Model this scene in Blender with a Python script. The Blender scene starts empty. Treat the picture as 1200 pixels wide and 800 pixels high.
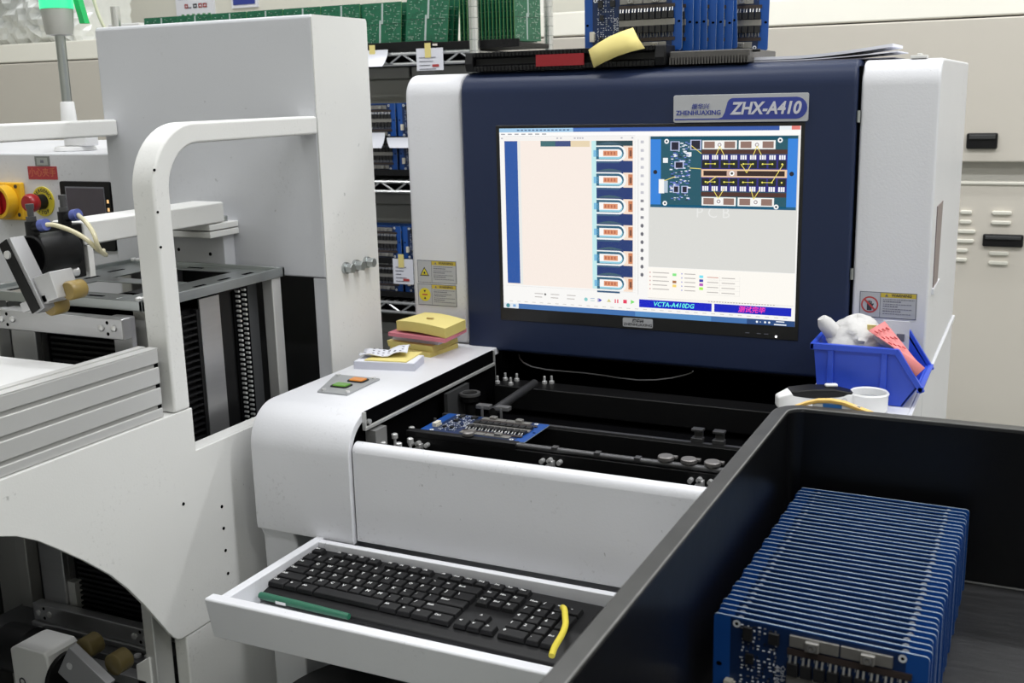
import bpy, bmesh, math, random
from mathutils import Vector, Matrix

random.seed(7)
scene = bpy.context.scene
COL = scene.collection

# ------------------------------------------------------------------ camera
cd = bpy.data.cameras.new('camera')
cd.sensor_width = 36.0
cd.lens = 38.88
cd.clip_start = 0.02
cd.dof.use_dof = True
cd.dof.focus_distance = 1.55
cd.dof.aperture_fstop = 15.0
cam = bpy.data.objects.new('camera', cd)
COL.objects.link(cam)
right = Vector((0.90162131, 0.43185948, -0.02400847))
down = Vector((0.07335663, -0.20738295, -0.97550557))
fwd = Vector((-0.42626028, 0.87777543, -0.21866065))
cam.matrix_world = Matrix(((right.x, -down.x, -fwd.x, 0.0),
                           (right.y, -down.y, -fwd.y, 0.0),
                           (right.z, -down.z, -fwd.z, 1.40),
                           (0, 0, 0, 1)))
scene.camera = cam

# ------------------------------------------------------------------ world, exposure
w = bpy.data.worlds.new('world')
scene.world = w
w.use_nodes = True
w.node_tree.nodes['Background'].inputs[0].default_value = (0.9, 0.95, 1.0, 1)
w.node_tree.nodes['Background'].inputs[1].default_value = 0.25
scene.view_settings.view_transform = 'Standard'
scene.view_settings.look = 'None'
scene.view_settings.gamma = 1.0
scene.view_settings.exposure = 0.0
scene.view_settings.use_curve_mapping = False
try:
    scene.cycles.max_bounces = 7
    scene.cycles.diffuse_bounces = 4
    scene.cycles.caustics_reflective = False
    scene.cycles.caustics_refractive = False
    scene.cycles.use_denoising = True
except Exception:
    pass

# ------------------------------------------------------------------ ceiling lamps (the light of the hall)
CEIL = 3.55
LAMPS = [(-3.4, -0.6, 11), (-1.7, -0.6, 12), (0.3, -0.6, 13), (1.9, -0.6, 21),
         (-3.4, 1.2, 14), (-1.35, 1.2, 23), (0.5, 1.2, 29), (2.1, 1.2, 34),
         (-3.4, 2.95, 18), (-1.4, 2.95, 20), (0.3, 2.95, 20), (1.9, 2.95, 18)]
LAMP_LABELS = []


def lamp_light(name, x, y, z, power):
    l = bpy.data.lights.new(name, 'AREA')
    l.shape = 'RECTANGLE'
    l.size = 1.2
    l.size_y = 0.16
    l.energy = power
    l.color = (0.975, 0.985, 1.0)
    o = bpy.data.objects.new(name, l)
    o.location = (x, y, z)
    COL.objects.link(o)
    return o


# ------------------------------------------------------------------ materials
def nt(name):
    m = bpy.data.materials.new(name)
    m.use_nodes = True
    return m, m.node_tree.nodes, m.node_tree.links, m.node_tree.nodes['Principled BSDF']


MATS = {}


def mat(name, col, rough=0.5, metal=0.0, var=0.0, vscale=8.0, bump=0.0, bscale=60.0, speck=0.0,
        sscale=55.0, speckcol=(0.05, 0.05, 0.05), coat=0.0, spec=None, stretch=None, dust=0.0, trans=0.0):
    if name in MATS:
        return MATS[name]
    m, N, L, P = nt(name)
    P.inputs['Roughness'].default_value = rough
    P.inputs['Metallic'].default_value = metal
    if coat:
        P.inputs['Coat Weight'].default_value = coat
        P.inputs['Coat Roughness'].default_value = 0.15
    if spec is not None:
        P.inputs['Specular IOR Level'].default_value = spec
    if trans:
        P.inputs['Transmission Weight'].default_value = trans
    tc = N.new('ShaderNodeTexCoord')
    vec = tc.outputs['Object']
    if stretch:
        mp = N.new('ShaderNodeMapping')
        mp.inputs['Scale'].default_value = stretch
        L.new(vec, mp.inputs['Vector'])
        vec = mp.outputs['Vector']
    c = (col[0], col[1], col[2], 1)
    last = None
    n1 = N.new('ShaderNodeTexNoise')
    n1.inputs['Scale'].default_value = vscale
    n1.inputs['Detail'].default_value = 4
    L.new(vec, n1.inputs['Vector'])
    mx = N.new('ShaderNodeMix')
    mx.data_type = 'RGBA'
    k = 1 - var
    mx.inputs[6].default_value = c
    mx.inputs[7].default_value = (c[0] * k, c[1] * k, c[2] * k, 1)
    L.new(n1.outputs['Fac'], mx.inputs[0])
    last = mx.outputs[2]
    if speck:
        n2 = N.new('ShaderNodeTexNoise')
        n2.inputs['Scale'].default_value = sscale
        n2.inputs['Detail'].default_value = 3
        n2.inputs['Roughness'].default_value = 0.7
        L.new(tc.outputs['Object'], n2.inputs['Vector'])
        rp = N.new('ShaderNodeValToRGB')
        rp.color_ramp.elements[0].position = 0.70
        rp.color_ramp.elements[0].color = (0, 0, 0, 1)
        rp.color_ramp.elements[1].position = 0.76
        rp.color_ramp.elements[1].color = (speck, speck, speck, 1)
        L.new(n2.outputs['Fac'], rp.inputs[0])
        m2 = N.new('ShaderNodeMix')
        m2.data_type = 'RGBA'
        m2.inputs[7].default_value = (*speckcol, 1)
        L.new(rp.outputs[0], m2.inputs[0])
        L.new(last, m2.inputs[6])
        last = m2.outputs[2]
    if dust:      # fine smudges gathered in patches
        n4 = N.new('ShaderNodeTexNoise'); n4.inputs['Scale'].default_value = 190; n4.inputs['Detail'].default_value = 4
        n5 = N.new('ShaderNodeTexNoise'); n5.inputs['Scale'].default_value = 9; n5.inputs['Detail'].default_value = 3
        r4 = N.new('ShaderNodeValToRGB'); r5 = N.new('ShaderNodeValToRGB')
        r4.color_ramp.elements[0].position = .58; r4.color_ramp.elements[1].position = .72
        r5.color_ramp.elements[0].position = .52; r5.color_ramp.elements[1].position = .72
        L.new(tc.outputs['Object'], n4.inputs['Vector']); L.new(tc.outputs['Object'], n5.inputs['Vector'])
        L.new(n4.outputs['Fac'], r4.inputs[0]); L.new(n5.outputs['Fac'], r5.inputs[0])
        mu = N.new('ShaderNodeMath'); mu.operation = 'MULTIPLY'
        L.new(r4.outputs[0], mu.inputs[0]); L.new(r5.outputs[0], mu.inputs[1])
        m3 = N.new('ShaderNodeMath'); m3.operation = 'MULTIPLY'; m3.inputs[1].default_value = dust
        L.new(mu.outputs[0], m3.inputs[0])
        m5 = N.new('ShaderNodeMix'); m5.data_type = 'RGBA'; m5.inputs[7].default_value = (.20, .19, .18, 1)
        L.new(m3.outputs[0], m5.inputs[0]); L.new(last, m5.inputs[6])
        last = m5.outputs[2]
    L.new(last, P.inputs['Base Color'])
    if bump:
        n3 = N.new('ShaderNodeTexNoise')
        n3.inputs['Scale'].default_value = bscale
        n3.inputs['Detail'].default_value = 3
        L.new(vec, n3.inputs['Vector'])
        b = N.new('ShaderNodeBump')
        b.inputs['Strength'].default_value = bump
        b.inputs['Distance'].default_value = 0.002
        L.new(n3.outputs['Fac'], b.inputs['Height'])
        L.new(b.outputs[0], P.inputs['Normal'])
    MATS[name] = m
    return m


def emit(name, col, strength=1.0):
    if name in MATS:
        return MATS[name]
    m, N, L, P = nt(name)
    P.inputs['Base Color'].default_value = (0.01, 0.01, 0.01, 1)
    P.inputs['Roughness'].default_value = 0.25
    P.inputs['Emission Color'].default_value = (*col, 1)
    P.inputs['Emission Strength'].default_value = strength
    MATS[name] = m
    return m


def srgb(r, g, b):
    f = lambda v: (v / 255 / 12.92) if v / 255 <= 0.04045 else ((v / 255 + 0.055) / 1.055) ** 2.4
    return (f(r), f(g), f(b))


WHITE = mat('white_powder_coat', (0.725, 0.73, 0.765), 0.36, dust=0.35, var=0.05, bump=0.10, bscale=300, speck=0.45, sscale=75)
WHITE2 = mat('off_white_powder_coat', (0.78, 0.78, 0.765), 0.42, dust=0.30, var=0.05, bump=0.06, bscale=350, speck=0.4, sscale=42)
BOXGREY = mat('shaded_white_powder_coat', (0.60, 0.61, 0.645), 0.45, dust=0.2, var=0.04, bump=0.05, bscale=350, speck=0.35, sscale=38)  # white coat greyed in the colour for the loader's shaded front faces
NAVY = mat('navy_powder_coat', (0.015, 0.025, 0.066), 0.40, spec=0.3, var=0.05, bump=0.05, bscale=400)
CREAM = mat('cream_steel_panel', (0.70, 0.655, 0.585), 0.45, var=0.03)
CREAM2 = mat('light_cream_steel_panel', (0.78, 0.76, 0.68), 0.35, var=0.03)
WALLM = mat('cream_wall_paint', (0.72, 0.71, 0.64), 0.7, var=0.03)
BLACK = mat('black_plastic', (0.007, 0.007, 0.008), 0.45, var=0.2, spec=0.28)
KEYM = mat('key_plastic', (0.0085, 0.0085, 0.0095), 0.5, var=0.15, spec=0.28)
BLACKM = mat('black_anodised_metal', (0.006, 0.006, 0.0065), 0.42, var=0.2, spec=0.22)
RUBBER = mat('matt_black_foam', (0.0035, 0.0035, 0.004), 0.9, spec=0.0)
DARKG = mat('dark_grey_steel', (0.045, 0.046, 0.048), 0.5, var=0.1)
MIDG = mat('grey_laminate', (0.36, 0.36, 0.335), 0.5, var=0.08)
ALU = mat('brushed_aluminium', (0.55, 0.55, 0.56), 0.36, metal=0.88, var=0.12, vscale=14, stretch=(1, 1, 12))
ALUX = mat('anodised_aluminium_profile', (0.64, 0.64, 0.63), 0.42, metal=0.5, var=0.05)
STEEL = mat('zinc_plated_steel', (0.50, 0.53, 0.53), 0.30, metal=0.92, var=0.3, vscale=20)
CHROME = mat('chromed_wire', (0.75, 0.76, 0.77), 0.22, metal=0.9)
SCREW = mat('steel_screw', (0.72, 0.72, 0.72), 0.3, metal=0.55)
DARKROD = mat('dark_steel_rod', (0.10, 0.10, 0.105), 0.35, metal=0.6, var=0.2, vscale=40)
GROOVE = mat('grey_groove_metal', (0.34, 0.34, 0.33), 0.6)
YELLOWR = mat('amber_urethane', (0.30, 0.21, 0.06), 0.35, var=0.2, vscale=60)
YELLOW = mat('yellow_enamel', (0.80, 0.46, 0.02), 0.35)
YDISC = mat('yellow_disc', (0.75, 0.62, 0.05), 0.4)
REDP = mat('red_plastic', (0.42, 0.015, 0.02), 0.3, var=0.2, vscale=50)
REDL = mat('red_label_film', (0.42, 0.04, 0.05), 0.4)
NOTEY = mat('yellow_note_paper', (0.82, 0.70, 0.26), 0.8, var=0.06)
NOTEY2 = mat('yellow_note_paper_edge', (0.66, 0.55, 0.17), 0.8, var=0.15, vscale=200, stretch=(1, 1, 20))
NOTEP = mat('pink_note_paper', (0.62, 0.20, 0.25), 0.8, var=0.08)
NOTEPK = mat('salmon_pink_slip', (0.85, 0.28, 0.28), 0.8, var=0.06)
NOTEW = mat('white_paper', (0.78, 0.79, 0.86), 0.8, var=0.03)
NOTEW2 = mat('white_paper_edge', (0.62, 0.63, 0.72), 0.8, var=0.2, vscale=200, stretch=(1, 1, 30))
INK = mat('dark_print', (0.03, 0.03, 0.04), 0.6)
INKG = mat('grey_print', (0.16, 0.16, 0.2), 0.6)
LEGEND = mat('white_key_print', (0.75, 0.75, 0.75), 0.6)
LABELG = mat('silver_label_film', (0.46, 0.47, 0.50), 0.4, metal=0.1, var=0.04)
LABELY = mat('yellow_label_print', (0.55, 0.42, 0.05), 0.45)
LABELYB = mat('bright_yellow_print', (0.70, 0.60, 0.03), 0.45)
LABELR = mat('red_print', (0.45, 0.05, 0.05), 0.45)
PLATE = mat('silver_nameplate', (0.50, 0.51, 0.54), 0.35, metal=0.2)
PLATEB = mat('blue_nameplate_print', (0.035, 0.055, 0.30), 0.35)
TOTE = mat('black_conductive_plastic', (0.0035, 0.0037, 0.0045), 0.30, var=0.25, vscale=18, bump=0.15, bscale=25)
TOTEF = mat('worn_black_plastic_floor', (0.030, 0.030, 0.0315), 0.42, var=0.75, vscale=26, stretch=(1, 5, 1), bump=0.15)
TOTER = mat('worn_grey_black_plastic_rim', (0.058, 0.058, 0.058), 0.36, var=0.6, vscale=30, speck=0.8, sscale=40, speckcol=(0.26, 0.26, 0.26))
BINB = mat('blue_polypropylene', (0.030, 0.085, 0.62), 0.35, var=0.05)
CLOTH = mat('white_cotton', (0.70, 0.69, 0.685), 0.9, var=0.12, bump=1.0, bscale=55)
WPLAST = mat('white_abs_plastic', (0.80, 0.80, 0.80), 0.3)
PENG = mat('green_pen_plastic', (0.02, 0.13, 0.075), 0.35)
YSTICK = mat('yellow_foam_rod', (0.72, 0.60, 0.05), 0.7, var=0.15, vscale=90, bump=0.3, bscale=120)
YSTRAP = mat('yellow_rubber_strap', (0.78, 0.50, 0.14), 0.5)
PCBB = mat('blue_solder_mask', (0.008, 0.075, 0.33), 0.38, var=0.05)
PCBD = mat('blue_mask_over_copper', (0.008, 0.028, 0.10), 0.33, var=0.25, vscale=25)
PCBE = mat('bare_board_edge', (0.30, 0.38, 0.46), 0.6)
SILK = mat('white_silkscreen', (0.72, 0.74, 0.78), 0.6)
CHIP = mat('black_epoxy', (0.014, 0.014, 0.015), 0.5)
TIN = mat('tinned_metal', (0.60, 0.60, 0.60), 0.3, metal=0.85, var=0.15, vscale=120)
BUSBAR = mat('tinned_copper_bar', (0.36, 0.35, 0.33), 0.42, metal=0.6, var=0.25, vscale=90)
COPPER = mat('masked_copper_strip', (0.05, 0.036, 0.032), 0.45, var=0.2, vscale=60)
CONN = mat('cream_connector', (0.70, 0.66, 0.56), 0.5)
PCBG = mat('green_solder_mask', (0.016, 0.17, 0.085), 0.4, var=0.4, vscale=70)
PCBGD = mat('dark_green_traces', (0.014, 0.055, 0.035), 0.4)
PCBGE = mat('green_board_edge', (0.13, 0.28, 0.09), 0.5)
SILKG = mat('greenish_silkscreen', (0.45, 0.60, 0.50), 0.6)
FLOORM = mat('grey_epoxy_floor', (0.13, 0.15, 0.145), 0.3, var=0.08)
CEILM = mat('white_ceiling_panel', (0.80, 0.80, 0.78), 0.8)
BUBBLE = mat('clear_wrinkled_film', (0.85, 0.87, 0.85), 0.12, var=0.2, vscale=30, bump=1.0, bscale=22, coat=0.6)
TUBEM = mat('cream_pneumatic_tube', (0.62, 0.57, 0.38), 0.3)
BLUEC = mat('blue_collar', (0.10, 0.13, 0.40), 0.4)
LAMPG = emit('green_lamp_lens', (0.05, 0.95, 0.35), 1.3)
LCDOFF = mat('dim_lcd_glass', (0.10, 0.085, 0.105), 0.15, var=0.3, vscale=20)
ORANGE = emit('orange_button_lens', srgb(240, 150, 60), 0.75)
GREENB = emit('green_button_lens', srgb(105, 165, 60), 0.75)


# ------------------------------------------------------------------ mesh helpers
class M:
    def __init__(self):
        self.v, self.f, self.mi = [], [], []
        self.cur = 0

    def add(self, vs, fs):
        o = len(self.v)
        self.v += [tuple(p) for p in vs]
        for f in fs:
            self.f.append([i + o for i in f])
            self.mi.append(self.cur)
        return self

    def box(self, x0, x1, y0, y1, z0, z1):
        x0, x1 = min(x0, x1), max(x0, x1); y0, y1 = min(y0, y1), max(y0, y1); z0, z1 = min(z0, z1), max(z0, z1)
        return self.add([(x0, y0, z0), (x1, y0, z0), (x1, y1, z0), (x0, y1, z0), (x0, y0, z1), (x1, y0, z1), (x1, y1, z1), (x0, y1, z1)],
                        [(0, 3, 2, 1), (4, 5, 6, 7), (0, 1, 5, 4), (1, 2, 6, 5), (2, 3, 7, 6), (3, 0, 4, 7)])

    def obox(self, c, ax, ay, az, sx, sy, sz):   # oriented box: centre, unit axes, full sizes
        c = Vector(c); ax = Vector(ax).normalized() * sx / 2; ay = Vector(ay).normalized() * sy / 2; az = Vector(az).normalized() * sz / 2
        vs = [c + i * ax + j * ay + k * az for k in (-1, 1) for j in (-1, 1) for i in (-1, 1)]
        return self.add(vs, [(0, 2, 3, 1), (4, 5, 7, 6), (0, 1, 5, 4), (1, 3, 7, 5), (3, 2, 6, 7), (2, 0, 4, 6)])

    def cyl(self, p0, p1, r, n=20, r1=None, cap=True):
        p0, p1 = Vector(p0), Vector(p1)
        r1 = r if r1 is None else r1
        d = (p1 - p0).normalized()
        a = d.orthogonal().normalized(); b = d.cross(a)
        vs = []
        for p, rr in ((p0, r), (p1, r1)):
            for i in range(n):
                t = 2 * math.pi * i / n
                vs.append(p + a * math.cos(t) * rr + b * math.sin(t) * rr)
        fs = [(i, (i + 1) % n, n + (i + 1) % n, n + i) for i in range(n)]
        if cap:
            fs += [list(range(n))[::-1], list(range(n, 2 * n))]
        return self.add(vs, fs)

    def ring(self, c, axis, ro, ri, h, n=20):
        c = Vector(c); d = Vector(axis).normalized(); a = d.orthogonal().normalized(); b = d.cross(a)
        vs = []
        for hh in (0, h):
            for rr in (ro, ri):
                for i in range(n):
                    t = 2 * math.pi * i / n
                    vs.append(c + d * hh + a * math.cos(t) * rr + b * math.sin(t) * rr)
        fs = []
        for i in range(n):
            j = (i + 1) % n
            fs += [(i, j, 2 * n + j, 2 * n + i), (n + j, n + i, 3 * n + i, 3 * n + j), (2 * n + i, 2 * n + j, 3 * n + j, 3 * n + i), (j, i, n + i, n + j)]
        return self.add(vs, fs)

    def prism(self, poly, axis, a0, a1):   # poly in the two other axes (in x,y,z order)
        n = len(poly)
        if a0 > a1:
            a0, a1 = a1, a0
        ar = sum(poly[i][0] * poly[(i + 1) % n][1] - poly[(i + 1) % n][0] * poly[i][1] for i in range(n))
        if ar < 0:
            poly = poly[::-1]
        mk = {'x': lambda p, a: (a, p[0], p[1]), 'y': lambda p, a: (p[0], a, p[1]), 'z': lambda p, a: (p[0], p[1], a)}[axis]
        vs = [mk(p, a0) for p in poly] + [mk(p, a1) for p in poly]
        if axis == 'y':
            fs = [list(range(n)), list(range(n, 2 * n))[::-1]] + [((i + 1) % n, i, n + i, n + (i + 1) % n) for i in range(n)]
        else:
            fs = [list(range(n))[::-1], list(range(n, 2 * n))] + [(i, (i + 1) % n, n + (i + 1) % n, n + i) for i in range(n)]
        return self.add(vs, fs)

    def tube(self, pts, r, n=10, cap=True):
        pts = [Vector(p) for p in pts]
        rs = r if isinstance(r, (list, tuple)) else [r] * len(pts)
        vs, fs = [], []
        prev = None
        for k, p in enumerate(pts):
            d = (pts[min(k + 1, len(pts) - 1)] - pts[max(k - 1, 0)]).normalized()
            a = d.orthogonal().normalized() if prev is None else (prev - d * prev.dot(d)).normalized()
            prev = a
            b = d.cross(a)
            for i in range(n):
                t = 2 * math.pi * i / n
                vs.append(p + (a * math.cos(t) + b * math.sin(t)) * rs[k])
        for k in range(len(pts) - 1):
            for i in range(n):
                j = (i + 1) % n
                fs.append((k * n + i, k * n + j, (k + 1) * n + j, (k + 1) * n + i))
        if cap:
            fs += [list(range(n))[::-1], list(range((len(pts) - 1) * n, len(pts) * n))]
        return self.add(vs, fs)

    def lathe(self, c, prof, n=24, axis='z'):   # prof: (r, h)
        c = Vector(c)
        vs, fs = [], []
        for r, h in prof:
            for i in range(n):
                t = 2 * math.pi * i / n
                q = {'z': (r * math.cos(t), r * math.sin(t), h), 'y': (r * math.cos(t), h, -r * math.sin(t)), 'x': (h, r * math.cos(t), r * math.sin(t))}[axis]
                vs.append(c + Vector(q))
        for k in range(len(prof) - 1):
            for i in range(n):
                j = (i + 1) % n
                fs.append((k * n + i, k * n + j, (k + 1) * n + j, (k + 1) * n + i))
        fs += [list(range(n))[::-1], list(range((len(prof) - 1) * n, len(prof) * n))]
        return self.add(vs, fs)

    def slab(self, quad, z0, z1):   # quad of (x,y) from z0 to z1
        return self.prism([tuple(q) for q in quad], 'z', z0, z1)


ORG = {}


def base_of(m):
    xs = [p[0] for p in m.v]; ys = [p[1] for p in m.v]; zs = [p[2] for p in m.v]
    return Vector(((min(xs) + max(xs)) / 2, (min(ys) + max(ys)) / 2, min(zs)))


def obj(name, m, mats, parent=None, bevel=0.0, seg=2, smooth=35, solidify=0.0, sub=0):
    off = ORG[parent.name] if parent else base_of(m)
    me = bpy.data.meshes.new(name)
    me.from_pydata([(p[0] - off.x, p[1] - off.y, p[2] - off.z) for p in m.v], [], m.f)
    if not isinstance(mats, (list, tuple)):
        mats = [mats]
    for mm in mats:
        me.materials.append(mm)
    me.polygons.foreach_set('material_index', m.mi)
    if smooth:
        me.polygons.foreach_set('use_smooth', [True] * len(me.polygons))
        try:
            me.set_sharp_from_angle(angle=math.radians(smooth))
        except Exception:
            pass
    me.update()
    o = bpy.data.objects.new(name, me)
    COL.objects.link(o)
    if parent:
        o.parent = parent
    else:
        o.location = off
    ORG[o.name] = off.copy()
    if solidify:
        s = o.modifiers.new('thickness', 'SOLIDIFY'); s.thickness = solidify; s.offset = 0
    if bevel:
        b = o.modifiers.new('bevel', 'BEVEL'); b.width = bevel; b.segments = seg; b.limit_method = 'ANGLE'; b.angle_limit = math.radians(40); b.harden_normals = bool(smooth)
    if sub:
        s = o.modifiers.new('sub', 'SUBSURF'); s.levels = sub; s.render_levels = sub
    return o


def tag(o, label, cat, group=None):
    o['label'] = label; o['category'] = cat
    if group:
        o['group'] = group
    return o


def thing(name, label, cat, loc=(0, 0, 0), group=None):
    o = bpy.data.objects.new(name, None)
    o.empty_display_size = 0.05
    COL.objects.link(o)
    o.location = loc
    ORG[o.name] = Vector(loc)
    return tag(o, label, cat, group)


def struct(name, m, mt, parent=None, **k):
    o = obj(name, m, mt, parent, **k)
    if not parent:
        o['kind'] = 'structure'
    return o


def place(root, loc, rz=0.0, rx=0.0, ry=0.0):
    root.location = loc
    root.rotation_euler = (rx, ry, rz)


def copy_tree(o, parent=None):
    c = o.copy(); COL.objects.link(c)
    if parent:
        c.parent = parent
        c.matrix_parent_inverse = o.matrix_parent_inverse.copy()
    for ch in KIDS.get(o.name, []):
        copy_tree(ch, c)
    return c


KIDS = {}


def index_kids():
    KIDS.clear()
    for o in COL.objects:
        if o.parent:
            KIDS.setdefault(o.parent.name, []).append(o)


TEXTS = []
FONT = None


def text(name, s, size, loc, mt, parent, face='front', align='CENTER', shear=0.0, ext=0.00015, sx=1.0, off=0.0, rot=None, res=2):
    """flat print: face 'front' reads on a face looking to -y, 'right' on a face looking to +x, 'top' on a face looking up"""
    c = bpy.data.curves.new(name, 'FONT')
    c.body = s; c.size = size; c.align_x = align; c.align_y = 'CENTER'; c.shear = shear; c.extrude = ext; c.resolution_u = res; c.offset = off
    o = bpy.data.objects.new(name, c)
    COL.objects.link(o)
    if rot is None:
        rot = {'front': (math.pi / 2, 0, 0), 'right': (math.pi / 2, 0, math.pi / 2), 'top': (0, 0, 0)}[face]
    TEXTS.append((o, name, Vector(loc), rot, mt, parent, sx))


def flush_text():
    bpy.context.view_layer.update()
    dg = bpy.context.evaluated_depsgraph_get()
    from mathutils import Euler
    for o, name, loc, rot, mt, parent, sx in TEXTS:
        me = bpy.data.meshes.new_from_object(o.evaluated_get(dg))
        me.materials.clear(); me.materials.append(mt)
        n = bpy.data.objects.new('lettering' if name is None else name, me)
        mx = Matrix.Translation(loc - ORG[parent.name]) @ Euler(rot).to_matrix().to_4x4() @ Matrix.Diagonal((sx, 1, 1, 1))
        me.transform(mx)
        COL.objects.link(n); n.parent = parent
        cu = o.data
        bpy.data.objects.remove(o); bpy.data.curves.remove(cu)
    TEXTS.clear()


def arc(cx, cy, r, a0, a1, n):
    return [(cx + r * math.cos(math.radians(a0 + (a1 - a0) * i / n)), cy + r * math.sin(math.radians(a0 + (a1 - a0) * i / n))) for i in range(n + 1)]


def rrect(x0, x1, y0, y1, r, n=5):
    return (arc(x1 - r, y0 + r, r, -90, 0, n) + arc(x1 - r, y1 - r, r, 0, 90, n) + arc(x0 + r, y1 - r, r, 90, 180, n) + arc(x0 + r, y0 + r, r, 180, 270, n))


# ================================================================== ROOM
struct('floor', M().box(-5.6, 3.2, -2.2, 5.0, -0.05, 0.0), FLOORM)
struct('ceiling', M().box(-5.6, 3.2, -2.2, 5.0, CEIL + 0.06, CEIL + 0.1), CEILM)
struct('wall_back', M().box(-5.6, 3.2, 4.30, 4.40, 0, CEIL + 0.06), WALLM)
struct('wall_left', M().box(-5.7, -5.6, -2.2, 4.4, 0, CEIL + 0.06), WALLM)
struct('wall_right', M().box(3.2, 3.3, -2.2, 4.4, 0, CEIL + 0.06), WALLM)
struct('wall_front', M().box(-5.6, 3.2, -2.3, -2.2, 0, CEIL + 0.06), WALLM)

lensm = emit('lamp_diffuser', (1, 0.985, 0.955), 1.0)
for i, (x, y, p) in enumerate(LAMPS):
    row = ['front', 'middle', 'back'][i // 4]; colw = ['leftmost', 'second from left', 'third from left', 'rightmost'][i % 4]
    t = thing('ceiling_light', 'white strip ceiling lamp, %s in the %s row of lamps' % (colw, row), 'ceiling lamp', (x, y, CEIL), 'strip lamps on the ceiling')
    obj('housing', M().box(x - 0.62, x + 0.62, y - 0.10, y + 0.10, CEIL, CEIL + 0.06), WPLAST, t, bevel=0.004)
    obj('diffuser', M().box(x - 0.60, x + 0.60, y - 0.08, y + 0.08, CEIL - 0.006, CEIL), lensm, t)
    l = lamp_light('lamp_light', x, y, CEIL - 0.012, p)
    l.parent = t
    l.location = (0, 0, -0.012)

# ------------------------------------------------------------------ long cream machine housing at the back
cab = thing('oven_housing', 'long cream steel machine housing with black recessed handles behind everything', 'machine', (-2.0, 3.3, 0))
obj('body', M().box(-4.6, 1.2, 3.34, 4.1, 0.0, 1.55), CREAM, cab)
for nm, x0, x1 in (('upper_door', -4.6, -1.2), ('upper_door', -1.195, 1.2)):
    obj(nm, M().box(x0, x1, 3.30, 3.34, 1.187, 1.566), CREAM, cab, bevel=0.004)
for nm, x0, x1 in (('lower_door', -4.6, -2.805), ('lower_door', -2.80, -1.2), ('lower_door', -1.195, -0.55), ('lower_door', -0.545, 0.4), ('lower_door', 0.405, 1.2)):
    obj(nm, M().box(x0, x1, 3.30, 3.34, 0.05, 1.132), CREAM, cab, bevel=0.004)
obj('recess_strip', M().box(-4.6, 1.2, 3.335, 3.342, 1.132, 1.187), mat('grey_recess_paint', (0.42, 0.41, 0.38), 0.5), cab)
obj('ledge', M().box(-4.6, 1.2, 3.295, 3.34, 1.126, 1.134), CREAM2, cab, bevel=0.002)
hood = M()
hood.prism([(3.302, 1.57), (4.1, 1.57), (4.1, 1.645), (3.325, 1.645)], 'x', -4.6, 1.2)
obj('hood', hood, CREAM2, cab, bevel=0.006)
for (x0, x1, z0, z1) in ((-0.208, -0.130, 1.223, 1.265), (-0.150, -0.048, 0.958, 0.992)):
    h = M().box(x0, x1, 3.288, 3.302, z0, z1)
    hh = obj('handle_recess', h, BLACK, cab, bevel=0.004)
    obj('pull_bar', M().box(x0 + 0.006, x1 - 0.006, 3.282, 3.289, z0 + (z1 - z0) * 0.62, z1 - 0.004), DARKG, hh, bevel=0.002)
for k, (px0, px1) in enumerate(((-0.213, -0.182), (-0.213, -0.182), (-0.216, -0.170), (-0.218, -0.172), (-0.216, -0.186), (-0.217, -0.187))):
    z = 1.050 - k * 0.0265
    lv = M().prism(rrect(px0 - 0.0, px1, z - 0.0055, z + 0.0055, 0.005, 4), 'y', 3.292, 3.302)
    obj('louver', lv, CREAM2, cab, bevel=0.003)
for z in (1.050, 1.0235, 0.939, 0.9125):
    lv = M().prism(rrect(-0.132, -0.082, z - 0.0055, z + 0.0055, 0.005, 4), 'y', 3.292, 3.302)
    obj('louver', lv, CREAM2, cab, bevel=0.003)

# white carton on the housing, seen between the rack posts, and one behind the signal lamp
tag(obj('white_carton', M().box(-1.665, -1.545, 3.36, 3.50, 1.6455, 1.80), WPLAST, bevel=0.004), 'white carton on the cream housing seen between the rack posts', 'box')
tag(obj('white_carton', M().box(-3.35, -3.19, 3.36, 3.50, 1.6455, 1.70), WPLAST, bevel=0.004), 'small white carton behind the green signal lamp pole', 'box')
# crinkled film bundle, upper left
fb = M()
nx, nz = 26, 20
vs = []
for k in range(nz + 1):
    for i in range(nx + 1):
        u, v = i / nx, k / nz
        bulge = math.sin(math.pi * u) ** 0.5 * math.sin(math.pi * min(1, v * 1.0 + 0.02)) ** 0.35
        vs.append((-4.15 + u * (0.62 - 0.05 * (1 - v)), 3.50 - 0.14 * bulge + random.uniform(-0.02, 0.02), 1.648 + v * 0.46))
n0 = len(vs)
fs = [(k * (nx + 1) + i, k * (nx + 1) + i + 1, (k + 1) * (nx + 1) + i + 1, (k + 1) * (nx + 1) + i) for k in range(nz) for i in range(nx)]
vs += [(p[0], 3.72 + random.uniform(-.01, .01), p[2]) for p in vs[:n0]]
fs += [(n0 + k * (nx + 1) + i + 1, n0 + k * (nx + 1) + i, n0 + (k + 1) * (nx + 1) + i, n0 + (k + 1) * (nx + 1) + i + 1) for k in range(nz) for i in range(nx)]
for k in range(nz):
    a, b = k * (nx + 1), (k + 1) * (nx + 1)
    fs.append((a, b, n0 + b, n0 + a)); a += nx; b += nx; fs.append((b, a, n0 + a, n0 + b))
for i in range(nx):
    fs.append((i + 1, i, n0 + i, n0 + i + 1)); t0 = nz * (nx + 1) + i; fs.append((t0, t0 + 1, n0 + t0 + 1, n0 + t0))
fb.add(vs, fs)
tag(obj('bubble_wrap_bundle', fb, BUBBLE, smooth=0), 'glittering bundle of clear bubble wrap at upper left', 'packaging')

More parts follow.
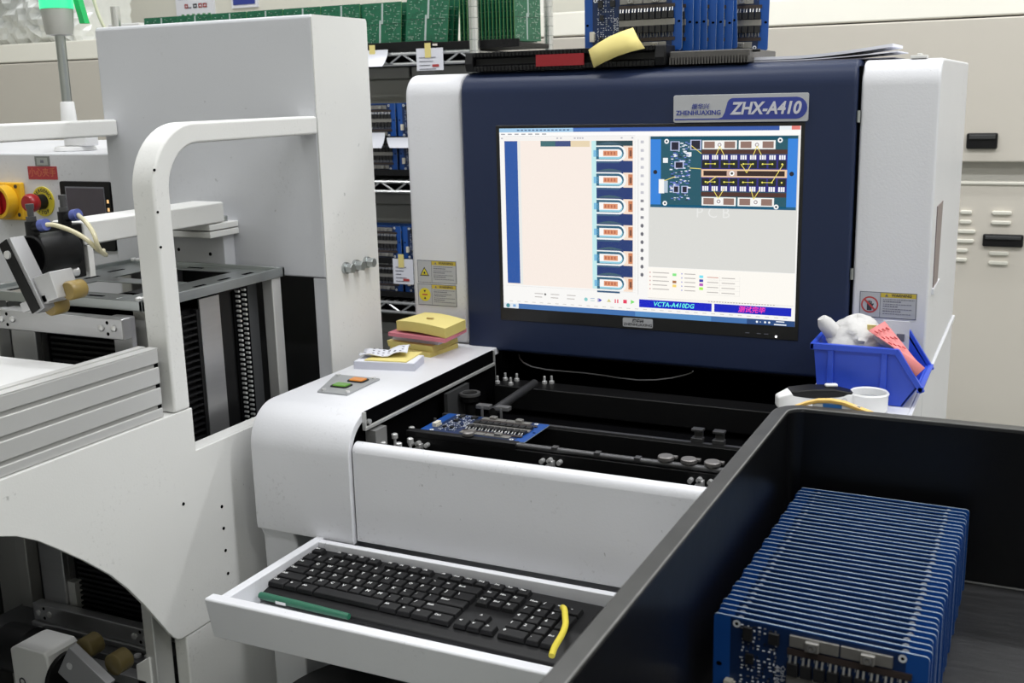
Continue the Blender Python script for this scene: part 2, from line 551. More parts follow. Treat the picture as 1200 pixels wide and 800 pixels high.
# signs on the wall
sg = thing('wall_sign', 'white wall sign with red and green print above the green boards', 'sign', (-3.70, 4.295, 1.79))
obj('panel', M().box(-3.83, -3.60, 4.290, 4.30, 1.772, 2.02), NOTEW, sg)
pr = M()
for i, (c, x, wd) in enumerate(((2, -3.765, .020), (0, -3.745, .018), (1, -3.712, .022), (2, -3.680, .022), (2, -3.652, .022))):
    pr.cur = c
    pr.box(x - wd / 2, x + wd / 2, 4.288, 4.2905, 1.832, 1.838)
    if i != 1:
        pr.box(x - wd / 2, x + wd / 2, 4.288, 4.2905, 1.846, 1.852)
        pr.box(x - wd / 2, x - wd / 2 + .005, 4.288, 4.2905, 1.832, 1.852)
        pr.box(x + wd / 2 - .005, x + wd / 2, 4.288, 4.2905, 1.832, 1.852)
for i in range(6):
    pr.cur = 3
    x = -3.79 + i * 0.032
    pr.box(x - 0.008, x + 0.008, 4.288, 4.2905, 1.784, 1.806)
pr.cur = 4
pr.box(-3.81, -3.755, 4.288, 4.2905, 1.874, 1.895)
obj('print', pr, [INKG, INK, LABELR, mat('green_print', (0.05, 0.25, 0.08), 0.6), PLATEB], sg)
sg2 = thing('wall_sign', 'small dark blue wall sign with white border', 'sign', (-3.42, 4.295, 1.81))
obj('panel', M().box(-3.495, -3.345, 4.290, 4.30, 1.818, 1.96), NOTEW, sg2)
obj('print', M().box(-3.483, -3.357, 4.287, 4.291, 1.832, 1.95), PLATEB, sg2)
sg3 = thing('notice_sheet', 'white notice sheet with red marks beside the rack post on the back wall', 'sign', (-2.0, 4.295, 1.75))
obj('sheet', M().box(-2.06, -1.93, 4.290, 4.30, 1.70, 2.0), NOTEW, sg3)
pm = M()
for (x, z) in ((-2.03, 1.735), (-2.0, 1.75), (-1.975, 1.73), (-2.01, 1.78), (-1.97, 1.77)):
    pm.box(x - .011, x + .011, 4.288, 4.2905, z - .006, z + .006)
obj('print', pm, LABELR, sg3)

# ================================================================== WIRE RACK with boards
rack = thing('wire_rack', 'chrome wire rack holding green and blue circuit boards behind the machines', 'rack', (-1.8, 2.65, 0))
RX0, RX1, RY0, RY1 = -2.36, -1.245, 2.40, 2.86
for (x, y, h) in ((RX1, RY0, 1.95), (RX1 - 0.01, RY1, 1.95), (RX0, RY0, 1.66), (RX0, RY1, 1.66)):
    p = obj('post', M().cyl((x, y, 0.0), (x, y, h), 0.0125, 16), CHROME, rack)
    rings = M()
    for z in [0.2 + 0.025 * k for k in range(int((h - 0.25) / 0.025))]:
        rings.cyl((x, y, z), (x, y, z + 0.0015), 0.0131, 12)
    obj('groove_ring', rings, STEEL, p)['kind'] = 'stuff'
for z in (1.500, 1.190, 0.880, 0.25):
    s = M()
    for y in (RY0, RY1):
        s.cyl((RX0, y, z), (RX1, y, z), 0.0045, 8); s.cyl((RX0, y, z - 0.024), (RX1, y, z - 0.024), 0.0045, 8)
        n = 28
        pts = [(RX0 + (RX1 - RX0) * i / n, y, z - (0.0 if i % 2 else 0.024)) for i in range(n + 1)]
        s.tube(pts, 0.0032, 6)
    for x in (RX0, RX1):
        s.cyl((x, RY0, z), (x, RY1, z), 0.0035, 8); s.cyl((x, RY0, z - 0.024), (x, RY1, z - 0.024), 0.003, 8)
    obj('shelf_frame', s, CHROME, rack)
    g = M()
    for i in range(1, 44):
        x = RX0 + (RX1 - RX0) * i / 44
        g.cyl((x, RY0, z + 0.004), (x, RY1, z + 0.004), 0.0018, 5)
    obj('wire_deck', g, CHROME, rack)['kind'] = 'stuff'
    obj('shelf_shade', M().box(RX0 + .01, RX1 - .01, RY0 + .012, RY1 - .012, z - 0.022, z - 0.003), RUBBER, rack)  # added black sheet standing in for the dark shade behind the truss

# grey storage cases standing low on the rack's second and third shelves
CASEL = ['dark grey storage case behind blue boards, left one on the rack second shelf', 'dark grey storage case behind blue boards, right one on the rack second shelf']
for (x0, x1, z0, z1, lab) in ((-2.2, -1.497, 1.20, 1.4735, 'dark grey case on the left of the seam under the top rack shelf'),
                              (-1.489, -1.27, 1.20, 1.4735, 'dark grey case on the right of the seam under the top rack shelf'),
                              (-2.2, -1.27, 0.89, 1.150, 'dark grey case on the rack below the second shelf'),
                              (-2.2, -1.27, 0.30, 0.80, 'large dark grey case on the lowest rack shelf')):
    t = thing('storage_case', lab, 'case', ((x0 + x1) / 2, 2.70, z0 - 0.004), 'grey cases on the wire rack')
    obj('body', M().box(x0, x1, 2.52, 2.83, z0 - 0.004, z1 - 0.03), MIDG, t, bevel=0.006)
    obj('lid', M().box(x0, x1, 2.515, 2.835, z1 - 0.0295, z1), MIDG, t, bevel=0.004)

# ================================================================== circuit board prototype (front looks to -y)
BW, BH, BT = 0.157, 0.083, 0.0011


def board_proto(lab, cat, group):
    t = thing('circuit_board', lab, cat, (0, 0, 0), group)
    b = M()
    x0, x1 = -BW / 2, BW / 2
    poly = rrect(x0, x1, 0, BH, 0.003, 3)
    n = len(poly)
    b.add([(p[0], 0, p[1]) for p in poly] + [(p[0], BT, p[1]) for p in poly], [list(range(n)), list(range(n, 2 * n))[::-1]])
    b.cur = 1
    b.f += [[(i + 1) % n, i, n + i, n + (i + 1) % n] for i in range(n)]; b.mi += [1] * n
    obj('substrate', b, [PCBB, PCBE], t, smooth=0)
    px = lambda u: x0 + u * BW
    pz = lambda v: BH * (1 - v)
    d = M()
    d.box(px(.085), px(.90), -0.0002, 0.0003, pz(.985), pz(.015))
    d.box(px(.10), px(.915), BT - .0002, BT + .0002, pz(.985), pz(.015))
    obj('copper_area', d, PCBD, t, smooth=0)
    for (u, v) in ((.115, .065), (.885, .06), (.105, .945), (.87, .95)):
        r = M().ring((px(u), -0.0002, pz(v)), (0, -1, 0), 0.0030, 0.0014, 0.0003, 14)
        r.cur = 1
        r.cyl((px(u), -0.0002, pz(v)), (px(u), -0.0003, pz(v)), 0.0014, 10)
        obj('pad_ring', r, [SILK, RUBBER], t)
    ho = M()
    for u in (.03, .97):
        ho.prism(rrect(px(u) - .0022, px(u) + .0022, pz(.5) - .0016, pz(.5) + .0016, .0015, 4), 'y', -0.0003, 0.0002)
    obj('slot_hole', ho, RUBBER, t)
    c = M().box(px(.065), px(.105), -0.006, 0, pz(.80), pz(.62))
    for k in range(5):
        c.box(px(.105), px(.118), -0.003, 0, pz(.65 + k * .03), pz(.64 + k * .03))
    obj('connector', c, CONN, t, bevel=0.0006, seg=1)
    # two tinned bus bars with terminal nuts along the top, two along the bottom
    for (u0, u1) in ((.375, .605), (.612, .845)):
        for (v0, v1, tabv) in ((.055, .165, 1), (.845, .955, -1)):
            m = M().box(px(u0), px(u1), -0.0022, 0, pz(v1), pz(v0))
            uc = (u0 + u1) / 2 + (-.005 if u0 < .5 else .01)
            bb = obj('bus_bar', m, BUSBAR, t, bevel=0.0004, seg=1)
            nt_ = M().box(px(uc) - .0050, px(uc) + .0050, -0.0062, -0.0022, pz(v1 - .005), pz(v0 + .012))
            obj('terminal', nt_, BUSBAR, bb, bevel=0.0008, seg=2)
            obj('thread', M().ring((px(uc), -0.0063, pz((v0 + v1) / 2 + .005)), (0, -1, 0), 0.0030, 0.0018, 0.0004, 12), TIN, bb)
    st = M()
    st.box(px(.365), px(.93), -0.0016, 0, pz(.245), pz(.185))
    st.box(px(.365), px(.93), -0.0016, 0, pz(.825), pz(.765))
    obj('copper_strip', st, COPPER, t)
    mb = M().box(px(.365), px(.93), -0.0026, 0, pz(.555), pz(.445))
    obj('centre_bar', mb, BUSBAR, t, bevel=0.0004, seg=1)
    for row in (0, 1):
        for k in range(9):
            uc = .395 + k * .0625
            m = M()
            if row == 0:
                m.box(px(uc - .026), px(uc + .026), -0.0045, 0, pz(.44), pz(.315))
            else:
                m.box(px(uc - .026), px(uc + .026), -0.0045, 0, pz(.685), pz(.56))
            f = obj('power_transistor', m, CHIP, t, bevel=0.0004, seg=1)
            lg = M()
            for s in (-1, 1):
                if row == 0:
                    lg.obox((px(uc + s * .013), -0.0022, pz(.282)), (1, 0, 0), (0, 1, -.35), (0, .35, 1), 0.0016, 0.0012, 0.0056)
                else:
                    lg.obox((px(uc + s * .013), -0.0022, pz(.718)), (1, 0, 0), (0, 1, .35), (0, -.35, 1), 0.0016, 0.0012, 0.0056)
            obj('lead', lg, TIN, f)
    for (u0, u1, v0, v1) in ((.150, .195, .065, .20), (.275, .325, .075, .185), (.165, .205, .33, .42), (.16, .19, .72, .78), (.23, .26, .72, .78)):
        obj('chip', M().box(px(u0), px(u1), -0.0032, 0, pz(v1), pz(v0)), CHIP, t, bevel=0.0003, seg=1)
    rnd = random.Random(3)
    sm = M()
    for row in range(24):
        for cc in range(7):
            u = .145 + cc * .027 + rnd.uniform(-.006, .006)
            v = .06 + row * .036 + rnd.uniform(-.006, .006)
            if rnd.random() < .14:
                continue
            wd, hh = rnd.choice(((.0016, .0009), (.0009, .0016), (.0012, .0012), (.0022, .0006)))
            sm.cur = rnd.choice((0, 0, 1, 2))
            sm.box(px(u) - wd / 2, px(u) + wd / 2, -0.0010, 0, pz(v) - hh / 2, pz(v) + hh / 2)
    for k in range(9):
        uc = .395 + k * .0625
        sm.cur = 0
        for vv in (.255, .745):
            sm.box(px(uc - .028), px(uc - .026), -0.0004, 0, pz(vv + .03), pz(vv - .02))
    obj('small_component', sm, [SILK, TIN, CHIP], t, smooth=0)['kind'] = 'stuff'
    text('lettering', 'Ctrl-b 8S', 0.0055, (px(.345), -0.0003, pz(.50)), SILK, t, rot=(math.pi / 2, math.pi / 2, 0), ext=0.0001, res=1)
    text('lettering', '48 100A', 0.0055, (px(.318), -0.0003, pz(.50)), SILK, t, rot=(math.pi / 2, math.pi / 2, 0), ext=0.0001, res=1)
    return t


PCB0 = board_proto('front blue circuit board of the row in the black tote, components facing out', 'circuit board', 'blue circuit boards standing in the black tote')
flush_text()
index_kids()

# row of boards in the tote
ORD = ['first', 'second', 'third', 'fourth', 'fifth', 'sixth', 'seventh', 'eighth', 'ninth', 'tenth', 'eleventh', 'twelfth', 'thirteenth', 'fourteenth', 'fifteenth', 'sixteenth', 'seventeenth', 'eighteenth', 'nineteenth', 'twentieth']
ORD += ['twenty-' + q for q in ORD[:9]] + ['thirtieth'] + ['thirty-' + q for q in ORD[:9]]
BZ = 0.9255
NB = 35
for i in range(NB):
    k = i / (NB - 1)          # 0 front .. 1 back
    y = 0.768 + (1.0665 - 0.768) * k
    xl = -0.2065 + 0.005 * k + 0.0009 * math.sin(i * 1.7)
    rz = math.radians(-3.6 + 2.6 * min(1, k * 2.2))
    o = PCB0 if i == 0 else copy_tree(PCB0)
    if i == 0:
        pass
    elif i == NB - 1:
        o['label'] = 'last blue circuit board of the row, nearest the rear wall of the tote'
    elif i == 1:
        o['label'] = 'blue circuit board just behind the front one in the black tote'
    else:
        o['label'] = '%s blue circuit board from the front of the row in the black tote' % ORD[i]
    place(o, (xl + BW / 2 * math.cos(rz), y + BW / 2 * math.sin(rz), BZ), rz, rx=math.radians(random.uniform(-.4, .4)))

# the board on the conveyor
BOARD_C = copy_tree(PCB0)
tag(BOARD_C, 'blue circuit board lying flat on the conveyor rails inside the machine', 'circuit board')
del BOARD_C['group']

# boards standing in the rack on top of the machine
TOPB = ['blue circuit board in front on top of the machine, components facing out behind a yellow note']
for i in range(9):
    o = copy_tree(PCB0)
    o['group'] = 'blue circuit boards on top of the inspection machine'
    if i == 0:
        o['label'] = 'front blue circuit board on top of the machine, half covered by a yellow note'
        place(o, (-0.587, 1.655, 1.458), math.radians(-1))
    elif i == 8:
        o['label'] = 'rearmost blue circuit board on top of the machine, its right end showing'
        place(o, (-0.483, 1.76, 1.457), math.radians(0), ry=math.radians(1.0))
    else:
        dx = [0, .004, .013, .024, .037, .049, .062, .070][i]
        o['label'] = '%s blue circuit board from the front on top of the machine' % ['', 'second', 'third', 'fourth', 'fifth', 'sixth', 'seventh', 'eighth'][i]
        place(o, (-0.579 + dx * 0.80, 1.664 + i * 0.0095, 1.457), math.radians(-1 + .4 * i), ry=math.radians([0, 0, 0.6, -0.5, 0.8, 0, 1.2, -2.0][i]))

# blue boards on rack shelves
def shelf_board(x, y, z, lab, grp):
    o = copy_tree(PCB0)
    o['group'] = grp
    o['label'] = lab
    place(o, (x, y, z), 0)


for (z, sh) in ((1.217, 'lower tier on the second shelf'), (1.300, 'upper tier on the second shelf'), (0.905, 'lower tier on the third shelf'), (0.992, 'upper tier on the third shelf')):
    for (x, side) in ((-1.566, 'left'), (-1.402, 'right')):
        for k in range(4):
            shelf_board(x + 0.002 * k, 2.425 + k * 0.02, z,
                        '%s blue board, %s stack, %s of the wire rack' % (['front', 'second', 'third', 'last'][k], side, sh),
                        'blue circuit boards on the wire rack')
    tt = thing('board_tray', 'black plastic tray under blue boards, %s' % sh, 'tray', (-1.48, 2.46, z - .012), 'black trays on the wire rack')
    obj('base', M().box(-1.66, -1.31, 2.412, 2.51, z - .012, z), BLACK, tt, bevel=.002)
    obj('front_lip', M().box(-1.66, -1.31, 2.408, 2.414, z - .012, z + .003), BLACK, tt)

# green boards on the top shelf
GZ = 1.519


def green_proto():
    t = thing('green_circuit_board', 'x', 'circuit board', (0, 0, 0), 'bare green boards on the top rack shelf')
    W2, H2 = 0.118, 0.108
    b = M()
    b.add([(-W2 / 2, 0, 0), (W2 / 2, 0, 0), (W2 / 2, 0, H2), (-W2 / 2, 0, H2), (-W2 / 2, .0016, 0), (W2 / 2, .0016, 0), (W2 / 2, .0016, H2), (-W2 / 2, .0016, H2)],
          [(0, 1, 2, 3), (7, 6, 5, 4)])
    b.cur = 1
    b.f += [[4, 5, 1, 0], [5, 6, 2, 1], [6, 7, 3, 2], [7, 4, 0, 3]]; b.mi += [1] * 4
    obj('substrate', b, [PCBG, PCBGE], t, smooth=0)
    s = M()
    s.box(.000, .005, -.0004, 0, H2 * .52, H2 * .98)
    s.box(-.006, -.001, -.0004, 0, H2 * .03, H2 * .60)
    obj('routed_slot', s, mat('pale_routed_slot', (0.45, 0.52, 0.50), 0.6), t, smooth=0)
    rnd = random.Random(11)
    sp = M()
    for k in range(300):
        x = rnd.uniform(-W2 / 2 + .006, W2 / 2 - .006); z = rnd.uniform(.006, H2 - .006)
        if abs(x) < .009:
            continue
        wd, hh = rnd.choice(((.006, .0009), (.0009, .006), (.0025, .0018), (.004, .0012), (.008, .0008)))
        sp.cur = rnd.choice((0, 1, 1, 1, 2))
        sp.box(x - wd / 2, x + wd / 2, -.0002, 0, z - hh / 2, z + hh / 2)
    sp.cur = 1
    sp.box(-W2 / 2, W2 / 2, -.0003, 0, H2 * .50, H2 * .515)
    obj('trace_print', sp, [SILKG, PCBGD, TIN], t, smooth=0)['kind'] = 'stuff'
    return t


GP = green_proto()
index_kids()
gi = 0
first = True
words = ['first', 'second', 'third', 'fourth', 'fifth', 'sixth', 'seventh', 'eighth', 'ninth']
for c in range(8):
    for k in range(3):
        o = GP if first else copy_tree(GP)
        first = False
        x = -2.255 + c * 0.1195
        lean = math.radians(-6 if c >= 6 else -3)
        place(o, (x + k * .003 + (.012 if c == 7 else 0), 2.455 + k * 0.022, GZ + (.010 if c == 7 else .003)), math.radians(random.uniform(-2, 2)), rx=lean, ry=math.radians(1.5 if c == 7 else 0))
        o['label'] = '%s green board facing out in the %s stack from the left, top shelf' % (['front', 'middle', 'rear'][k], words[c])
for k in range(16):
    o = copy_tree(GP)
    place(o, (-1.300 + k * 0.0097, 2.508, GZ + .002 + random.uniform(-.001, .002)), math.radians(83 + random.uniform(-.5, .5)), ry=math.radians(random.uniform(-.6, .6)))
    o['label'] = '%s green board from the left of those seen edge on at the chrome post' % ORD[k]
tb = thing('board_tray', 'long black tray under the green boards on the top shelf, left part', 'tray', (-1.8, 2.5, 1.505), 'black trays on the wire rack')
obj('base', M().box(-2.33, -1.37, 2.42, 2.60, 1.5066, 1.518), BLACK, tb, bevel=.002)
obj('front_lip', M().box(-2.33, -1.37, 2.415, 2.421, 1.5066, 1.530), BLACK, tb, bevel=.001)
tb = thing('board_tray', 'short black tray under the edge-on green boards by the chrome post', 'tray', (-1.22, 2.5, 1.505), 'black trays on the wire rack')
obj('base', M().box(-1.36, -1.14, 2.43, 2.60, 1.5066, 1.518), BLACK, tb, bevel=.002)
obj('front_lip', M().box(-1.36, -1.14, 2.425, 2.431, 1.5066, 1.526), BLACK, tb, bevel=.001)


def paper_tag(x0, x1, z0, z1, y, lab, curl=0.0, tape=True):
    t = thing('paper_tag', lab, 'paper tag', ((x0 + x1) / 2, y, z0), 'paper tags hung on the wire rack')
    m = M()
    n = 6
    for i in range(n + 1):
        k = i / n
        yy = y - curl * k * k
        z = z1 - (z1 - z0) * k
        m.v += [(x0 + curl * 1.2 * k * k, yy, z), (x1 - (curl * .6 if i == n else 0), yy, z), (x1, yy + .0006, z), (x0 + curl * 1.2 * k * k, yy + .0006, z)]
    for i in range(n):
        a = i * 4
        for j in range(4):
            m.f.append([a + j, a + 4 + j, a + 4 + (j + 1) % 4, a + (j + 1) % 4]); m.mi.append(0)
    m.f += [[0, 1, 2, 3], [n * 4 + 3, n * 4 + 2, n * 4 + 1, n * 4]]; m.mi += [0, 0]
    obj('sheet', m, NOTEW, t)
    if tape:
        xc = (x0 + x1) / 2 - .004
        obj('tape', M().box(xc - .008, xc + .008, y - .002, y - .0008, z1 - .022, z1 + .012), NOTEY, t)
    if not curl:
        p = M()
        for i in range(5):
            zz = z1 - .022 - i * .009
            p.box(x0 + .008, x1 - .02 - (i % 3) * .008, y - .0012, y - .0004, zz, zz + .0012)
        p.cur = 1
        p.box(x1 - .03, x1 - .012, y - .0012, y - .0004, z0 + .008, z0 + .014)
        obj('print', p, [INKG, LABELR], t)


paper_tag(-1.400, -1.326, 1.459, 1.511, 2.392, 'white paper tag taped to the top shelf edge left of the chrome post')
paper_tag(-1.56, -1.480, 1.472, 1.512, 2.392, 'curled white paper tag on the top shelf beside the tall white machine head', curl=.03)
paper_tag(-1.50, -1.43, 1.275, 1.30, 2.40, 'white slip between the two tiers of blue boards on the second shelf', curl=.012, tape=False)
paper_tag(-1.555, -1.505, 1.275, 1.312, 2.40, 'small curled slip left of the slip on the second shelf', curl=.02, tape=False)
paper_tag(-1.500, -1.44, 0.93, 0.995, 2.40, 'white tag with yellow corner hung before blue boards on the third shelf')

# ================================================================== INSPECTION MACHINE
XL, XR = -0.962, -0.137      # outer sides
AOI = thing('inspection_machine', 'white and navy optical inspection machine with a built-in lit screen', 'machine', (-0.55, 1.6, 0))
ARMZ = 0.991


def arm_profile(yb):
    # (y,z) outline of an arm: flat top, round nose, straight front, recessed leg below
    r = 0.055
    return ([(yb, ARMZ)] + arc(1.150 + r, ARMZ - r, r, 90, 180, 10) + [(1.150, 0.825), (1.156, 0.815), (1.163, 0.80), (1.170, 0.0), (yb, 0.0)])


# left arm: shell with leg
p = arm_profile(1.60)
shell_p = [(1.60, ARMZ)] + arc(1.205, ARMZ - .055, .055, 90, 180, 10) + [(1.150, 0.825), (1.1515, .8155), (1.160, .8155)] + arc(1.203, ARMZ - .055, .043, 180, 90, 10) + [(1.60, .979)]
obj('left_arm', M().prism(shell_p, 'x', XL, -0.8015), WHITE, AOI, bevel=0.0015, smooth=40)
obj('arm_side', M().prism([(1.599, .978)] + arc(1.203, ARMZ - .055, .042, 90, 180, 10) + [(1.161, .8165), (1.599, .8165)], 'x', XL + .0005, XL + .012), WHITE, AOI)
obj('arm_inner_wall', M().prism([(1.599, .9785)] + arc(1.203, ARMZ - .055, .0425, 90, 180, 10) + [(1.1605, .8165), (1.599, .8165)], 'x', -0.812, -0.809), RUBBER, AOI)
obj('left_leg', M().prism([(1.156, 0.8155), (1.163, 0.80), (1.172, 0.0), (1.60, 0.0), (1.60, 0.8155)], 'x', XL, -0.905), WHITE, AOI, bevel=0.003)
obj('right_arm', M().prism([q for q in p if q[1] > 0.81] + [(1.60, 0.815)], 'x', -0.276, XR), WHITE, AOI, bevel=0.004)
obj('right_leg', M().prism([(1.156, 0.8155), (1.163, 0.80), (1.172, 0.0), (1.60, 0.0), (1.60, 0.8155)], 'x', -0.20, XR), WHITE, AOI, bevel=0.003)
# front cover between the arms, rounded top
obj('front_cover', M().prism([(1.157, 0.820), (1.157, 0.944)] + arc(1.169, 0.944, 0.012, 180, 80, 6) + [(1.1735, 0.9545), (1.1725, 0.950), (1.166, 0.94), (1.166, 0.820)], 'x', -0.7995, -0.2775), WHITE, AOI, smooth=50)
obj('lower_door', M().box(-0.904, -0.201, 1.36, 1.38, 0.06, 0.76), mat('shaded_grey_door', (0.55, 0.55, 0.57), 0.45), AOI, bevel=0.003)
obj('drawer_bay', M().box(-0.904, -0.201, 1.30, 1.36, 0.765, 0.814), BLACKM, AOI)
obj('inner_post', M().box(-0.895, -0.87, 1.25, 1.28, 0.0, 0.765), DARKG, AOI)

# head: columns, navy panel, body
def head_profile(y0, zb):
    r = 0.035
    return [(y0, zb)] + arc(y0 + r, 1.433 - r, r, 180, 90, 8) + [(2.10, 1.433), (2.10, zb)]


obj('left_column', M().prism(head_profile(1.600, 0.9905), 'x', XL, -0.8565), WHITE, AOI, bevel=0.007, seg=3)
obj('right_column', M().prism(head_profile(1.600, 0.9905), 'x', -0.2385, XR), WHITE, AOI, bevel=0.004, seg=3)
obj('navy_panel', M().prism([(1.592, 0.985)] + arc(1.592 + .035, 1.4345 - .035, .035, 180, 90, 8) + [(1.66, 1.4345), (1.66, 0.985)], 'x', -0.8545, -0.2425), NAVY, AOI, bevel=0.006, seg=3)
obj('top_cover', M().box(-0.856, -0.239, 1.661, 2.10, 1.39, 1.4335), WHITE, AOI)
obj('rear_body', M().box(XL, XR, 1.985, 2.10, 0.0, 0.9895), WHITE, AOI)
obj('side_wall', M().box(XL, -0.803, 1.6005, 1.985, 0.0, 0.9898), WHITE, AOI)
obj('side_wall', M().box(-0.274, XR, 1.6005, 1.985, 0.0, 0.9898), WHITE, AOI)
obj('rear_panel', M().box(-0.856, -0.239, 2.085, 2.10, 0.99, 1.39), WHITE, AOI)
obj('panel_gap', M().box(-0.2425, -0.2385, 1.604, 1.66, 0.99, 1.425), RUBBER, AOI)
g = M()
for z in (1.358, 1.14):
    g.cyl((-0.2405, 1.598, z - .008), (-0.2405, 1.598, z + .008), 0.0028, 10)
obj('hinge', g, STEEL, AOI)
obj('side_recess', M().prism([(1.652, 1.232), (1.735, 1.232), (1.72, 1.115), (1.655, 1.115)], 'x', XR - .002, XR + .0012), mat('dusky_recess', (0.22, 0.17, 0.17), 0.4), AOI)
obj('side_ledge', M().box(XR - .001, XR + .004, 1.205, 2.10, .9845, .9925), WHITE, AOI, bevel=.001)
obj('side_recess_frame', M().box(XR - .002, XR + .003, 1.645, 1.74, 1.108, 1.116), WHITE, AOI)

# rail with slot on the inner side of the left arm
ra = obj('arm_rail', M().box(-0.8015, -0.7985, 1.190, 1.572, 0.9705, 0.9905), RUBBER, AOI)
obj('rail_lip', M().box(-0.8015, -0.7955, 1.188, 1.574, 0.9655, 0.9705), ALUX, ra, bevel=.001)
obj('rail_cap', M().box(-0.8015, -0.7965, 1.572, 1.575, 0.9655, 0.9905), ALUX, ra)
obj('rail_cap', M().box(-0.8015, -0.7965, 1.187, 1.190, 0.9655, 0.9905), ALUX, ra)
obj('screw', M().cyl((-0.7985, 1.196, 0.976), (-0.7945, 1.196, 0.976), .0035, 10), SCREW, ra)

# dark work well
well = M()
well.box(-0.8, -0.276, 1.20, 2.05, 0.885, 0.890)
well.box(-0.8, -0.276, 1.97, 1.98, 0.89, 1.38)
well.box(-0.8085, -0.797, 1.60, 1.97, 0.89, 0.989)
well.box(-0.278, -0.2762, 1.2, 1.97, 0.89, 0.985)
well.box(-0.8, -0.276, 1.1715, 1.175, 0.885, 0.940)
well.box(-0.8, -0.276, 1.6605, 1.668, 0.992, 1.40)
obj('work_well', well, RUBBER, AOI)
obj('left_bracket_plate', M().box(-0.796, -0.79, 1.40, 1.47, 0.89, 0.962), DARKG, AOI)
obj('corner_plate', M().box(-0.806, -0.790, 1.200, 1.228, 0.89, 0.962), mat('grey_corner_plate', (.20,.20,.20), .5), AOI)
obj('rear_plate', M().box(-0.79, -0.30, 1.555, 1.60, 0.90, 0.938), BLACKM, AOI, bevel=.002)
obj('rear_beam', M().box(-0.79, -0.32, 1.70, 1.73, 0.955, 0.985), BLACKM, AOI, bevel=.002)
obj('cross_cable', M().tube([(-0.62 + .30 * math.sin((k / 14 - .5) * math.pi) * .5 , 1.60 + .01 * math.cos(k), .978 - .022 * math.sin(k / 14 * math.pi)) for k in range(15)], .0012, 6), DARKROD, AOI)

# conveyor
fr = obj('front_rail', M().box(-0.785, -0.278, 1.270, 1.282, 0.905, 0.936), BLACKM, AOI, bevel=.001)
obj('rail_shaft', M().cyl((-0.615, 1.2755, 0.9400), (-0.278, 1.2755, 0.9400), .0042, 12), DARKROD, fr)
obj('belt_guard', M().box(-0.785, -0.615, 1.269, 1.282, 0.936, 0.944), BLACK, fr, bevel=.001)
obj('lower_bar', M().box(-0.79, -0.278, 1.238, 1.256, 0.900, 0.914), BLACKM, fr, bevel=.001)
rr = obj('rear_rail', M().box(-0.785, -0.278, 1.372, 1.384, 0.905, 0.936), BLACKM, AOI, bevel=.001)
obj('rail_strip', M().box(-0.785, -0.278, 1.373, 1.380, 0.936, 0.9395), DARKROD, rr)
obj('rail_strip', M().box(-0.785, -0.278, 1.389, 1.397, 0.922, 0.9295), DARKROD, rr)
CLAMP = mat('worn_clamp_steel', (.2, .19, .185), .4, metal=.6)
for x in (-0.409, -0.379, -0.349):
    m = M().lathe((x, 1.2785, 0.9405), [(.003, 0), (.0068, .001), (.0068, .004), (.0104, .0045), (.0104, .0085), (.0090, .0098)], 18)
    m.box(x + .002, x + .013, 1.2815, 1.2885, .9455, .9485)
    obj('clamp_knob', m, CLAMP, fr, bevel=.0004)
obj('clamp_knob', M().lathe((-0.690, 1.277, 0.9440), [(.006, 0), (.0085, .002), (.0085, .0055), (.0065, .007)], 18), CLAMP, fr)
for x in (-0.56, -0.50, -0.445):
    obj('rail_joint', M().box(x - .004, x + .004, 1.2705, 1.2805, .9402, .9450), DARKROD, fr, bevel=.0005)
for x in (-0.397, -0.368):
    cm = M().box(x - .008, x + .008, 1.373, 1.384, .9395, .946)
    cm.box(x - .006, x + .006, 1.382, 1.386, .9395, .955)
    cm.box(x - .008, x + .008, 1.374, 1.386, .9545, .958)
    obj('clip', cm, mat('dark_clip_steel', (.06, .06, .062), .4, metal=.4), rr, bevel=.0008)
for (x, y) in ((-0.722, 1.382), (-0.692, 1.384)):
    cm = M().box(x - .011, x + .011, y, y + .012, .950, .956)
    cm.box(x - .002, x + .002, y - .002, y, .938, .954)
    obj('clip', cm, mat('grey_clip_steel', (.16, .16, .165), .4, metal=.4), rr, bevel=.0008)
obj('feed_rod', M().cyl((-0.712, 1.395, 0.944), (-0.712, 1.545, 0.950), .0065, 14), mat('satin_black_rod', (.03, .03, .032), .4), rr)
for xc in (-0.762, -0.562, -0.360):
    for (dx, dz, r_) in ((-.013, .017, .0032), (-.002, .019, .0034), (.012, .018, .0032), (.003, .007, .0036), (-.006, .010, .0026)):
        obj('clamp_screw', M().cyl((xc + dx, 1.272, .909 + dz), (xc + dx, 1.262, .909 + dz), r_, 10), SCREW, fr)
    obj('clamp_bracket', M().box(xc - .003, xc + .004, 1.262, 1.270, .908, .928), SCREW, fr, bevel=.0005)
    for dx in (-.015, .001, .017):
        obj('bar_screw', M().lathe((xc + dx, 1.247, .914), [(.0035, 0), (.0035, .006), (.0048, .0065), (.0048, .011), (.003, .012)], 10), SCREW, fr)
for (x, y, z) in ((-.789, 1.215, .905), (-.7885, 1.245, .908), (-.770, 1.225, .903), (-.788, 1.29, .905), (-.771, 1.257, .900)):
    obj('stand_screw', M().lathe((x, y, z), [(.002, 0), (.002, .03), (.0045, .031), (.0045, .037), (.003, .038)], 10), SCREW, AOI)
for (x, y) in ((-.788, 1.565), (-.785, 1.588), (-.763, 1.563), (-.765, 1.590), (-.715, 1.590), (-.705, 1.596)):
    obj('plate_screw', M().lathe((x, y, .938), [(.0042, 0), (.0042, .004), (.002, .005), (.002, .012), (.0016, .0125)], 10), SCREW, AOI)
ln = obj('camera_lens', M().lathe((-0.776, 1.445, .892), [(.008, 0), (.008, .045), (.014, .05), (.014, .058), (.010, .060)], 18), BLACKM, AOI)
